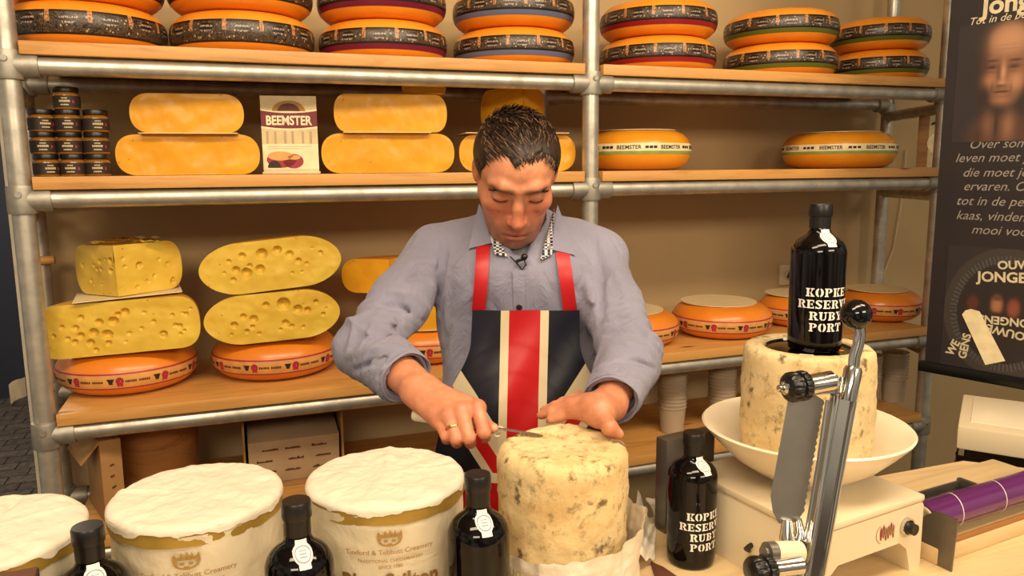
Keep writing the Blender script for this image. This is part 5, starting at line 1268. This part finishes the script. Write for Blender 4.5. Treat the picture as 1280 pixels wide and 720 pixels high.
paint(.5 * hm * gs(0, .08, .07, (.06, .06, .04)), '#d08f68')
for s in (-1, 1):
    paint(.5 * hm * gs(.040 * s, .075, -.028, (.030, .05, .028)), '#c0573e')
    paint(.95 * hm * np.exp(-((Z_ - (.0300 - .10 * np.clip(np.abs(U_ - .026 * s) - .006, 0, 1))) / .0070) ** 4 - ((U_ - .029 * s) / .0215) ** 6) * (A_ > .05), '#33190f')
    paint(.9 * hm * np.exp(-((Z_ - (.0000 + 9 * (U_ - .031 * s) ** 2)) / .0030) ** 2 - ((U_ - .031 * s) / .014) ** 6) * (A_ > .06), '#2a140e')
    paint(.5 * hm * gs(.030 * s, .08, .012, (.015, .03, .010)), '#a2583e')
    paint(.35 * hm * gs(.079 * s, -.01, -.004, (.02, .03, .04)), '#bb5f45')
paint(.5 * hm * gs(0, .105, -.034, (.018, .03, .018)), '#c65c42')
stub = np.clip((-.045 - Z_) / .02, 0, 1) * np.clip((A_ + .01) / .03, 0, 1) * np.clip((Z_ + .14) / .02, 0, 1)
paint(.68 * hm * stub, '#6a4433'); paint(.55 * hm * gs(0, .09, -.056, (.026, .03, .007)), '#5f3a2b')
paint(.85 * hm * (gs(0, .095, -.0655, (.021, .02, .005)) + gs(0, .095, -.0785, (.018, .02, .006))), '#9c4038')
paint(.8 * hm * gs(0, .095, -.0718, (.021, .02, .0018)), '#40150f')
hand = Vn[:, 1] < -.18
for P_ in pip + mcp + dip: paint(.35 * np.exp(-(np.linalg.norm(Vn - P_, axis=1) / .013) ** 2), '#b3543a')
for P_, c_ in [(t2_ + (0.002, 0, .006), '#dda88a'), (tt + (.003, -.006, .002), '#dda88a')]: paint(.8 * np.exp(-(np.linalg.norm(Vn - P_, axis=1) / .006) ** 4), c_)
at = me.color_attributes.new('Tone', 'FLOAT_COLOR', 'POINT'); at.data.foreach_set('color', np.concatenate([tone, np.ones((len(tone), 1))], 1).astype(np.float32).ravel())

# ---- hair
hg = SDF(HC - .17, HC + .17, .0026)
hg.ell(HP(0, -.013, .036), (.0800, .0905, .0705), HR, 0); hg.ell(HP(0, .032, .060), (.066, .051, .034), HR, .02); hg.ell(HP(0, -.06, .0), (.066, .05, .07), HR, .02)
def hair_clip(u, a, z):
    au = np.abs(u); sst = lambda x, e0, e1: (lambda t: t * t * (3 - 2 * t))(np.clip((x - e0) / (e1 - e0), 0, 1))
    front = .078 + .020 * sst(au, .012, .042) - .055 * sst(au, .052, .068)
    side = np.where(a > .03, .035, -.012) ; side = .035 - .068 * sst(-a, -.046, -.028)
    back = -.075
    ln = side * (1 - sst(a, .035, .06)) + front * sst(a, .035, .06)
    ln = ln * (1 - sst(-a, .03, .06)) + back * sst(-a, .03, .06)
    ear = np.exp(-((a + .012) / .02) ** 2) * .040 * sst(au, .055, .07); ln = ln + ear * (a < .012)
    return (ln + .004 * np.sin(u * 160) * np.sin(a * 90 + 1) - z)
G = np.meshgrid(*hg.ax, indexing='ij'); qq = np.stack([g - HC[i] for i, g in enumerate(G)], -1) @ HR
hg.d = np.maximum(hg.d, hair_clip(qq[..., 0], -qq[..., 1], qq[..., 2]) * .8).astype(np.float32)
hv, hf = hg.mesh()
hv0 = np.array(hv); q_ = (hv0 - HC) @ HR
mb = MB(); mb.add(hv0, hf)
rg = np.random.default_rng(4); sel = rg.choice(len(hv0), 6500, replace=len(hv0) < 6500); mbl = MB()
for i in sel:
    u, a, z = q_[i, 0], -q_[i, 1], q_[i, 2]
    if -hair_clip(u, a, z) < .001: continue
    nl = np.array([u / .083 ** 2, (a + .018) / .10 ** 2, (z - .046) / .09 ** 2]); nl /= np.linalg.norm(nl)
    topk = np.clip((z - .05) / .05, 0, 1)
    dr = np.array([.25 + .5 * rg.normal() * .4 - .5 * u / .08, .9 * topk + .1, -.35 * (1 - topk)]) if topk > .2 else np.array([.1 * rg.normal(), -.25 + .1 * rg.normal(), -1.0])
    dr = dr - nl * dr.dot(nl); dr /= max(np.linalg.norm(dr), 1e-6)
    Ls = (.012 + .016 * topk) * rg.uniform(.6, 1.2); front_ = np.clip((a - .045) / .02, 0, 1); Ls *= 1 - .45 * front_; up = .30 * front_ * rg.random() + (.10 + .34 * topk * rg.uniform(.2, 1.0))
    p0 = np.array([u, a, z]) - nl * .002; p1 = p0 + dr * Ls * .5 + nl * Ls * up * .6; p2 = p0 + dr * Ls + nl * Ls * up * .75
    r0 = rg.uniform(.0008, .0015)
    (mbl if rg.random() < .3 else mb).tube([HP(*p0), HP(*p1), HP(*p2)], [r0, r0 * .9, r0 * .25], 4, cap=False)
nb_ = len(mb.v); mb.v += mbl.v; mb.f += [tuple(k + nb_ for k in f) for f in mbl.f]; mb.m += [1] * len(mbl.f)
mb.build('hair', ['hair', 'hair_light'], man, sharp=180, weld=False, recalc=False)

# ---- eyebrows and lashes
for s in (-1, 1):
    eb = MB()
    for q in range(150):
        t = rg.random(); u = .011 + .038 * t; a = .0885 + .0065 - .0190 * t ** 2.2; z = .0295 + .0060 * math.sin(PI * min(1, t * 1.15)) - .010 * t ** 2 + rg.uniform(-.0036, .0036) * (1 - .5 * t)
        p0 = HP(s * u, a - .0015, z); p1 = HP(s * (u + .0055), a - .0014 - .0018 * t, z + rg.uniform(-.0006, .0016)); eb.tube([p0, (p0 + p1) / 2 + HR @ np.array([0, -.0006, 0]), p1], [.0006, .0006, .0002], 4, cap=False)
    eb.build('eyebrow', 'hair', man, sharp=180, weld=False, recalc=False)
    ln = []
    for q in range(13):
        du = -.0135 + .027 * q / 12; dz = -.0062 + .0035 * (du / .0135) ** 2; k = 1 - (du / .0155) ** 2 - (dz / .0118) ** 2; ln.append(HP(.031 * s + du, .0745 + .0125 * math.sqrt(max(.02, k)) + .0004, .008 + dz))
    MB().tube(ln, [.0004] + [.0011] * 11 + [.0004], 6).build('eyelash', 'hair', man, sharp=180)
# ---- shirt
hs_ = .0036
def trunk(g):
    g.ell(W(651, 392, 1.545), (.172, .112, .20), None, 0)
    g.ell(W(649, 520, 1.545), (.158, .112, .20), None, .05); g.ell(W(649, 640, 1.60), (.165, .115, .16), None, .05)
    g.rc(W(546, 322, 1.565), W(746, 324, 1.565), .056, .056, .05)
    g.rc(NB + (0, .025, -.012), W(552, 314, 1.565), .066, .050, .04); g.rc(NB + (0, .025, -.012), W(740, 316, 1.565), .066, .050, .04)
    g.rc(W(605, 345, 1.475), W(700, 345, 1.475), .05, .05, .05)
tg = SDF((-.30, -.25, .95), (.30, .25, 1.50), hs_); trunk(tg)
fm_ = tg.front()
for _ in range(3):
    k_ = np.isnan(fm_); f0 = np.where(k_, 0, fm_); wgt = (~k_).astype(float); A2 = f0 * wgt; B2 = wgt.copy()
    s_ = np.zeros_like(A2); n_ = np.zeros_like(A2)
    for i in (-1, 0, 1):
        for j in (-1, 0, 1): s_ += np.roll(np.roll(A2, i, 0), j, 1); n_ += np.roll(np.roll(B2, i, 0), j, 1)
    fm_ = np.where(k_, np.nan, s_ / np.maximum(n_, 1))
def depth_at(x, z, default=None):
    i = (x - tg.lo[0]) / hs_; j = (z - tg.lo[2]) / hs_; i0 = int(max(0, min(fm_.shape[0] - 2, i))); j0 = int(max(0, min(fm_.shape[1] - 2, j)))
    a = fm_[i0:i0 + 2, j0:j0 + 2]
    if np.isnan(a).any(): return default
    fi, fj = min(max(i - i0, 0), 1), min(max(j - j0, 0), 1)
    return float(a[0, 0] * (1 - fi) * (1 - fj) + a[1, 0] * fi * (1 - fj) + a[0, 1] * (1 - fi) * fj + a[1, 1] * fi * fj)
def front_pt(px, py, off):
    """point on the front of the trunk seen at (px, py), lifted by off"""
    d = 1.42
    for _ in range(6):
        p = W(px, py, d); y = depth_at(p[0], p[2])
        if y is None: y = -.09
        d += (y - off - p[1]) * .98
    return W(px, py, d)
sg = SDF((-.37, -.42, .93), (.37, .26, 1.50), hs_); trunk(sg)
for S_, E_, Wr, nn in ((SR_, ER_, WR_, 0), (SL_, EL_, WL_, 1)):
    Ei = E_ + (E_ - (S_ + Wr) / 2) * .06
    sg.chain([S_ + (0, 0, -.005), S_ * .5 + Ei * .5, Ei], [.058, .054, .055], .025)
    cut = Wr + (E_ - Wr) * (.30 if nn == 0 else .10); nd = (Wr - E_) / np.linalg.norm(Wr - E_)
    sg.rc(Ei, Wr + nd * .06, 0.055, .042, .02, '+', planes=((cut, nd),))
    # hollow of the cuff
    sg.rc(cut - nd * .03, cut + nd * .08, .036, .034, 0.002, '-')
# neck opening
sg.rc(NB + (0, .010, -.005), HP(0, .0, -.09), .0585, .066, .004, '-')
sg.rc(W(649, 300, 1.46), W(649, 330, 1.40), .020, .010, .012, '-')
X3, Y3, Z3 = np.meshgrid(*sg.ax, indexing='ij')
def seg3(a, b):
    ba = b - a; t = np.clip(((X3 - a[0]) * ba[0] + (Y3 - a[1]) * ba[1] + (Z3 - a[2]) * ba[2]) / ba.dot(ba), 0, 1)
    return t, np.sqrt((X3 - a[0] - t * ba[0]) ** 2 + (Y3 - a[1] - t * ba[1]) ** 2 + (Z3 - a[2] - t * ba[2]) ** 2)
disp = np.zeros_like(sg.d)
for S_, E_, Wr, ph in ((SR_, ER_, WR_, .3), (SL_, EL_, WL_, 1.9)):
    for a, b, am, fr in ((S_, E_, .0040, 12), (E_, Wr, .0050, 11)):
        t, dd = seg3(a, b); L_ = np.linalg.norm(b - a)
        near = np.clip(1 - (dd - .045) / .05, 0, 1)
        el_ = np.exp(-((t * L_ - (L_ if b is E_ else 0)) / .11) ** 2)
        wv = np.sin(t * L_ * 2 * PI * fr + 2.2 * np.sin(X3 * 23 + ph) + 1.7 * np.sin(Z3 * 27 + Y3 * 19 + ph))
        disp += am * near * (.22 + el_) * (2.2 * (1 - np.abs(wv)) ** 2 - .7) * (.6 + .4 * np.sin(X3 * 37 + Z3 * 29))
trk = np.clip((.26 - np.abs(X3)) / .05, 0, 1)
disp += .0030 * np.sin(X3 * 70 + 3 * np.sin(Z3 * 9) + 1.5 * np.sin(Y3 * 12)) * np.sin(Z3 * 11 + X3 * 6 + .7) * trk
for (x0, y0, x1, y1, am, wd) in ((548, 395, 575, 330, .006, .010), (553, 430, 590, 365, .005, .009), (540, 330, 556, 420, -.006, .010), (752, 400, 728, 330, .006, .010), (748, 430, 716, 372, .005, .009), (752, 330, 738, 430, -.005, .010), (586, 300, 566, 330, .003, .008), (712, 300, 736, 330, .003, .008)):
    a, b = front_pt(x0, y0, 0), front_pt(x1, y1, 0); t, dd = seg3(a, b); disp += am * np.exp(-(dd / wd) ** 2)
fm2 = sg.front()
def surf_pt(px, py):
    d = 1.38
    for _ in range(8):
        p = W(px, py, d); i = int(round((p[0] - sg.lo[0]) / hs_)); j = int(round((p[2] - sg.lo[2]) / hs_))
        y = fm2[i, j] if 0 <= i < fm2.shape[0] and 0 <= j < fm2.shape[1] else np.nan
        if np.isnan(y): break
        d += (y - p[1]) * .9
    return W(px, py, d)
def crease(pts, am, wd):
    P_ = [surf_pt(*q) for q in pts]
    for k, (a, b) in enumerate(zip(P_, P_[1:])):
        mn = np.minimum(a, b) - 3.2 * wd; mx = np.maximum(a, b) + 3.2 * wd; g = sg.reg(mn, mx)
        if g is None: continue
        sl, X, Y, Z = g; ba = b - a; t = np.clip(((X - a[0]) * ba[0] + (Y - a[1]) * ba[1] + (Z - a[2]) * ba[2]) / max(ba.dot(ba), 1e-9), 0, 1)
        dd = np.sqrt((X - a[0] - t * ba[0]) ** 2 + (Y - a[1] - t * ba[1]) ** 2 + (Z - a[2] - t * ba[2]) ** 2); tt = (k + t) / (len(P_) - 1)
        v = am * np.sin(PI * np.clip(tt * .94 + .03, 0, 1)) ** .7 * np.exp(-(dd / wd) ** 2)
        disp[sl] = np.where(np.abs(v) > np.abs(crs[sl]), disp[sl] - crs[sl] + v, disp[sl]); crs[sl] = np.where(np.abs(v) > np.abs(crs[sl]), v, crs[sl])
crs = np.zeros_like(sg.d)
for pts, am, wd in [
    ([(538, 388), (510, 366), (482, 362)], .013, .008), ([(530, 402), (500, 385), (468, 382)], -.012, .007), ([(519, 412), (490, 402), (455, 402)], .015, .007), ([(506, 428), (478, 420), (440, 424)], -.013, .006),
    ([(503, 438), (472, 434), (434, 444)], .015, .007), ([(510, 448), (478, 450), (440, 464)], -.012, .006), ([(520, 452), (490, 464), (456, 484)], .014, .007), ([(526, 458), (500, 474), (472, 494)], -.009, .006),
    ([(548, 330), (520, 326), (502, 340)], .010, .008), ([(552, 352), (530, 344), (505, 352)], -.011, .007), ([(556, 300), (552, 340), (548, 392)], -.013, .008), ([(566, 318), (562, 360), (556, 420)], .010, .009),
    ([(520, 284), (513, 296), (508, 312)], -.005, .006), ([(572, 400), (566, 430), (560, 465)], .009, .009), ([(580, 345), (572, 380), (560, 400)], .005, .009),
    ([(742, 300), (750, 345), (752, 400)], -.013, .008), ([(730, 330), (738, 370), (742, 430)], .010, .009), ([(756, 400), (780, 392), (803, 396)], .012, .008), ([(754, 420), (780, 414), (808, 420)], -.012, .007),
    ([(756, 434), (785, 430), (814, 440)], .015, .007), ([(752, 452), (785, 450), (818, 462)], -.012, .006), ([(750, 462), (782, 464), (812, 480)], .014, .007), ([(744, 476), (775, 482), (806, 500)], -.012, .006), ([(742, 486), (770, 494), (800, 512)], .012, .006),
    ([(760, 330), (776, 350), (784, 380)], .009, .009), ([(770, 300), (775, 312), (778, 326)], -.005, .006), ([(708, 400), (718, 430), (724, 470)], .009, .009), ([(724, 340), (716, 352), (704, 360)], .004, .008), ([(625, 350), (622, 370), (626, 386)], .003, .008), ([(676, 345), (682, 365), (676, 384)], .003, .008)]:
    crease(pts, am, wd)
0 and print('CREASE', float(np.abs(crs).max()), surf_pt(478, 420), W(478,420,1.35), float(disp.max()), float(disp.min()))
sg.d = (sg.d - disp).astype(np.float32)
V, F = sg.mesh(); shirt = sdf_obj('shirt', V, F, 'shirt', man, 1)
del X3, Y3, Z3, disp
# cuff bands, placket, buttons
def ribbon(name, pts, wid, mat, off=0.0, th=.0022, parent=man, nseg=30, label=None):
    """strip of cloth following the trunk through picture points"""
    P_ = [];
    for i in range(nseg + 1):
        t = i / nseg * (len(pts) - 1); k = min(int(t), len(pts) - 2); f = t - k
        P_.append(((pts[k][0] * (1 - f) + pts[k + 1][0] * f), (pts[k][1] * (1 - f) + pts[k + 1][1] * f)))
    mb = MB(); nw = 6
    for layer, of in ((0, off), (1, off + th)):
        for i, (x, y) in enumerate(P_):
            x2, y2 = P_[min(i + 1, nseg)]; x1, y1 = P_[max(i - 1, 0)]; l = math.hypot(x2 - x1, y2 - y1); nx, ny = -(y2 - y1) / l, (x2 - x1) / l
            for j in range(nw + 1): s = (j / nw - .5) * wid; mb.v.append(tuple(front_pt(x + nx * s, y + ny * s, of)))
    N = nw + 1; M_ = (nseg + 1) * N
    for i in range(nseg):
        for j in range(nw):
            q = [i * N + j, i * N + j + 1, (i + 1) * N + j + 1, (i + 1) * N + j]; mb.f.append(tuple(q)); mb.f.append(tuple(M_ + k for k in q[::-1]))
        for j in (0, nw): mb.f.append((i * N + j, (i + 1) * N + j, M_ + (i + 1) * N + j, M_ + i * N + j))
    for i in (0, nseg):
        for j in range(nw): mb.f.append((i * N + j, i * N + j + 1, M_ + i * N + j + 1, M_ + i * N + j))
    mb.m = [0] * len(mb.f); return mb.build(name, mat, parent, sharp=50, label=label)
ribbon('placket', [(648, 338), (650, 392)], 15, 'shirt', .002, .0015)
for px, py in ((649, 384),):
    p = front_pt(px, py, .005); MB().lathe([(0, 0), (.0052, 0), (.0055, .0012), (.0045, .002), (0, .0016)], 20, Matrix.Translation(p) @ Matrix.Rotation(PI / 2, 4, 'X')).build('button', 'blackplastic', man)
for E_, Wr, k_ in ((ER_, WR_, .30), (EL_, WL_, .10)):
    cut = Wr + (E_ - Wr) * k_; nd = (Wr - E_) / np.linalg.norm(Wr - E_); Mx = Matrix.Translation(cut) @ Vector(nd).to_track_quat('Z', 'Y').to_matrix().to_4x4()
    def cuff(u, v):
        a = 2 * PI * u; pth = [(.0455, -.040), (.0472, -.036), (.0462, -.010), (.0448, .004), (.0438, .0055), (.0425, .004), (.0425, -.03)][int(round(v * 6))]
        r = pth[0] * (1 + .035 * math.sin(2 * a + .6) + .02 * math.sin(5 * a)); return Mx @ Vector((r * math.cos(a), r * math.sin(a), pth[1]))
    MB().grid(cuff, 64, 6, wrap=True).build('shirt_cuff', 'shirt', man, sharp=60)
# collar: standing band and two leaves, checked lining inside, undershirt
def leaf(name, pts3, mat, th=.003):
    mb = MB(); n = len(pts3[0]); rows = len(pts3)
    nrmv = np.array([0, -1, 0.2]) * th
    for of in (0, 1):
        for rw in pts3:
            for p in rw: mb.v.append(tuple(np.array(p) + nrmv * of))
    Mv = n * rows
    for i in range(rows - 1):
        for j in range(n - 1):
            q = [i * n + j, i * n + j + 1, (i + 1) * n + j + 1, (i + 1) * n + j]; mb.f += [tuple(q), tuple(Mv + k for k in q[::-1])]
        for j in (0, n - 1): mb.f.append((i * n + j, (i + 1) * n + j, Mv + (i + 1) * n + j, Mv + i * n + j))
    for i in (0, rows - 1):
        for j in range(n - 1): mb.f.append((i * n + j, i * n + j + 1, Mv + i * n + j + 1, Mv + i * n + j))
    mb.m = [0] * len(mb.f)
    return mb.build(name, mat, man, sharp=60)
def lerp3(a, b, t): return np.array(a) * (1 - t) + np.array(b) * t
def quadleaf(name, tl, tr_, bl, br, mat, n=10, sag=.004):
    leaf(name, [[lerp3(lerp3(tl, tr_, j / n), lerp3(bl, br, j / n), i / n) + np.array([0, -sag * math.sin(PI * i / n) * 1.0, 0]) for j in range(n + 1)] for i in range(n + 1)], mat)
fp_ = front_pt
quadleaf('collar_leaf', W(599, 254, 1.50), W(613, 284, 1.462), fp_(586, 311, .008), fp_(618, 303, .010), 'shirt')
quadleaf('collar_leaf', W(697, 256, 1.50), W(690, 288, 1.462), fp_(719, 319, .008), fp_(685, 311, .010), 'shirt')
quadleaf('collar_lining', W(606, 272, 1.475), W(618, 290, 1.458), fp_(619, 318, .006), fp_(635, 321, .005), 'check')
quadleaf('collar_lining', W(693, 258, 1.48), W(684, 290, 1.458), fp_(690, 318, .006), fp_(675, 326, .005), 'check')
def cband(u, v):
    a = PI * (.08 + .84 * u); c = NB + np.array([0, .018, 0]); r = .069 - .004 * v
    return (c[0] + r * 1.02 * math.cos(a), c[1] + r * .95 * math.sin(a), c[2] - .025 + .055 * v)
MB().grid(cband, 40, 6).build('collar_band', 'shirt', man, sharp=180)
quadleaf('undershirt', W(612, 292, 1.475), W(690, 292, 1.475), W(645, 338, 1.44), W(662, 338, 1.44), 'tee')
# microphone clip
p = front_pt(650, 325, .012); mk = MB(); mk.lathe([(0, 0)] + [(.0062 * math.sin(PI * i / 12), -.0062 * math.cos(PI * i / 12)) for i in range(1, 13)], 16, Matrix.Translation(p + np.array([.008, -.004, .006]))); mk.box(Vector(p), (.016, .008, .006), Matrix.Rotation(-.4, 3, 'Y'), .001)
mk.tube([Vector(p) + Vector(q) for q in ((.006, 0, .004), (.011, -.002, -.008), (.004, .001, -.018), (-.004, .003, -.008), (-.018, .006, .006))], .0016, 8); mk.build('lapel_microphone', 'blackplastic', man, weld=False)

# ---- apron with flag pattern
U0, V0 = 651.0, 622.0                        # picture place of the flag's centre
def m_flag():
    """woven flag: uv carries picture-sized cloth coordinates / 100 from the flag's centre"""
    t = NT('flag_cloth'); X, Yv, _ = t.xyz(t.co('UV')); X = t.math('MULTIPLY', X, 100.0); Yv = t.math('MULTIPLY', Yv, 100.0)
    ax = t.math('ABSOLUTE', t.math('SUBTRACT', X, t.math('MULTIPLY', Yv, .022))); ay = t.math('ABSOLUTE', Yv); aX = t.math('ABSOLUTE', X)
    q = t.math('SUBTRACT', t.math('MULTIPLY', aX, .845), t.math('MULTIPLY', ay, .535)); LT = lambda a, b: t.math('LESS_THAN', a, b); MX = lambda a, b: t.math('MAXIMUM', a, b)
    diag_w = LT(t.math('ABSOLUTE', q), 22.0); diag_r = LT(t.math('ABSOLUTE', t.math('SUBTRACT', q, 5.0)), 7.5)
    cross_w = MX(LT(ax, 30.0), LT(ay, 32.0)); cross_r = MX(LT(ax, 19.5), LT(ay, 20.0))
    col = t.mix(diag_w, lin('#10121f'), lin('#c2b493')); col = t.mix(diag_r, col, lin('#b01018')); col = t.mix(cross_w, col, lin('#cdbf9c')); col = t.mix(cross_r, col, lin('#b01018'))
    t.bump(t.noise(9, 3), .12, .006); return t.fin(col, .38)
MAT['flag'] = m_flag()
def half_w(y):
    if y < 425: return 67 + (y - 388) * .03
    if y < 520: t = (y - 425) / 95; return 68 + 34 * (t * t * (3 - 2 * t))
    return 102 + (y - 520) * .18
xc_ = int((0 - tg.lo[0]) / hs_)
yc_ = np.nanmin(fm_[xc_ - 14:xc_ + 15], axis=0)
g0 = np.argmax(~np.isnan(yc_)); yc_[:g0] = yc_[g0]; yc_ = np.where(np.isnan(yc_), np.nanmax(yc_), yc_); yc_ = np.convolve(np.pad(yc_, 15, mode='edge'), np.ones(31) / 31, 'valid')
def back_of_counter(x): return (1.212 - MP[1] - math.sin(YAW) * x) / math.cos(YAW)
def apron_depth(x, z):
    j = int(max(0, min(len(yc_) - 1, (z - tg.lo[2]) / hs_))); y = yc_[j] - .004 + 1.3 * x * x
    return max(y, back_of_counter(x)) if z < 1.0 else y
def apron_pt(px, py, off):
    d = 1.42
    for _ in range(7):
        p = W(px, py, d); d += np.clip((apron_depth(p[0], p[2]) - off - p[1]) * .9, -.1, .1)
    return W(px, py, d)
NU, NV = 110, 160; Y0_, Y1_ = 388.0, 760.0
mb = MB(); pxs = []
cut_d = {}
for i in range(NU + 1):
    for j in range(NV + 1):
        y = Y0_ + (Y1_ - Y0_) * j / NV; x = 657.5 - (y - 388) * .02 + half_w(y) * (2 * i / NU - 1); pxs.append((x, y))
Pg = np.zeros((NU + 1, NV + 1, 3))
for i in range(NU + 1):
    for j in range(NV + 1):
        x, y = pxs[i * (NV + 1) + j]
        p = apron_pt(x, y, .008); e = abs(2 * i / NU - 1)
        p[1] += .006 * math.sin((x - 650) / 22) * max(0, min(1, (y - 430) / 120)) + .0025 * math.sin(x / 11 + y / 17)
        Pg[i, j] = p
for _ in range(4): Pg[1:-1, 1:-1, 1] = (Pg[1:-1, 1:-1, 1] * 2 + Pg[:-2, 1:-1, 1] + Pg[2:, 1:-1, 1] + Pg[1:-1, :-2, 1] + Pg[1:-1, 2:, 1]) / 6
mb.v = [tuple(p) for p in Pg.reshape(-1, 3)] + [tuple(p + np.array([0, .0015, 0])) for p in Pg.reshape(-1, 3)]
N = NV + 1; Mv = (NU + 1) * N
for i in range(NU):
    for j in range(NV):
        q = [i * N + j, i * N + j + 1, (i + 1) * N + j + 1, (i + 1) * N + j]
        mb.f.append(tuple(q)); mb.m.append(1); mb.f.append(tuple(Mv + k for k in q[::-1])); mb.m.append(0)
for i in range(NU):
    for j in (0, NV): mb.f.append((i * N + j, (i + 1) * N + j, Mv + (i + 1) * N + j, Mv + i * N + j)); mb.m.append(0)
for j in range(NV):
    for i in (0, NU): mb.f.append((i * N + j, i * N + j + 1, Mv + i * N + j + 1, Mv + i * N + j)); mb.m.append(0)
uvs = [((x - U0) / 100, (V0 - y) / 100) for x, y in pxs] * 2
mb.build('flag_apron', ['apron_navy', 'flag'], man, sharp=60, weld=False, uv=uvs)
ribbon('apron_strap', [(604, 306), (602, 345), (598, 390)], 17, 'apron_red', .005); ribbon('apron_strap', [(703, 314), (708, 350), (713, 390)], 17, 'apron_red', .005)
# ---- trousers and shoes
lg = SDF((-.24, -.30, .02), (.24, .26, 1.06), .008)
lg.ell((0.0, .02, .96), (.165, .115, .14), None, 0)
for s in (-1, 1): lg.chain([(s * .085, .02, .93), (s * .105, .0, .52), (s * .11, .03, .07)], [.095, .068, .058], .04)
V, F = lg.mesh(); sdf_obj('trousers', V, F, 'trousers', man, 1)
for s in (-1, 1):
    g = SDF((s * .115 - .08, -.26, -.01), (s * .115 + .08, .14, .12), .006); g.rc((s * .115, .05, .042), (s * .118, -.13, .032), .042, .034, .02); g.rc((s * .115, .05, .05), (s * .115, .05, .085), .042, .04, .02); g.d = np.maximum(g.d, (-(g.ax[2]) + .002)[None, None, :].astype(np.float32))
    V, F = g.mesh(); sdf_obj('shoe', V, F, 'capsule', man, 1)
# ---- wedding ring and knife
rp = mcp[2] * .42 + pip[2] * .58; rd = (pip[2] - mcp[2]); rd /= np.linalg.norm(rd)
MR = Matrix.Translation(rp) @ Vector(rd).to_track_quat('Z', 'Y').to_matrix().to_4x4()
MB().lathe([(.0100, -.002), (.0116, -.0018), (.0120, 0), (.0116, .0018), (.0100, .002), (.0100, -.002)], 28, MR).build('finger_ring', 'gold_ring', man)
kA, kB, kC = atD(517, 519, 1.235), atD(614, 534, 1.168), atZ(690, 546, ZT - .009)
kd = Vector(kB) - Vector(kA); KL = kd.length
kn = thing('cheese_knife', 'knife with white handle held in the fist and cutting into the stilton', 'knife', kA, 0)
kn.rotation_mode = 'QUATERNION'; kn.rotation_quaternion = kd.to_track_quat('X', 'Z')
KM = Matrix.LocRotScale(kn.location, kn.rotation_quaternion, None).inverted()
hp_ = [(0, .0085), (.004, .0100), (KL * .5, .0085), (KL * .9, .0070), (KL * .93, .0045)]
mbk = MB(); mbk.tube([(x, 0, 0) for x, _ in hp_], [r for _, r in hp_], 16); mbk.v = [(p[0], p[1] * .75, p[2]) for p in mbk.v]; mbk.build('handle', 'ceramic', kn, sharp=50)
e = KM @ Vector(kC); f0 = Vector((KL * .92, 0, 0)); dd = (e - f0)
b = MB(); b.add([f0 + Vector((0, .0028, .0008)), f0 + Vector((0, -.0028, .0008)), f0 + dd * .96 + Vector((0, -.0028, .0008)), f0 + dd + Vector((0, -.001, .0008)), f0 + dd * .8 + Vector((0, .0028, .0008)),
              f0 + Vector((0, .0028, -.0008)), f0 + Vector((0, -.0028, -.0008)), f0 + dd * .96 + Vector((0, -.0028, -.0008)), f0 + dd + Vector((0, -.001, -.0008)), f0 + dd * .8 + Vector((0, .0028, -.0008))],
             [(0, 1, 2, 3, 4), (9, 8, 7, 6, 5), (0, 5, 6, 1), (1, 6, 7, 2), (2, 7, 8, 3), (3, 8, 9, 4), (4, 9, 5, 0)])
b.build('blade', 'blade', kn)
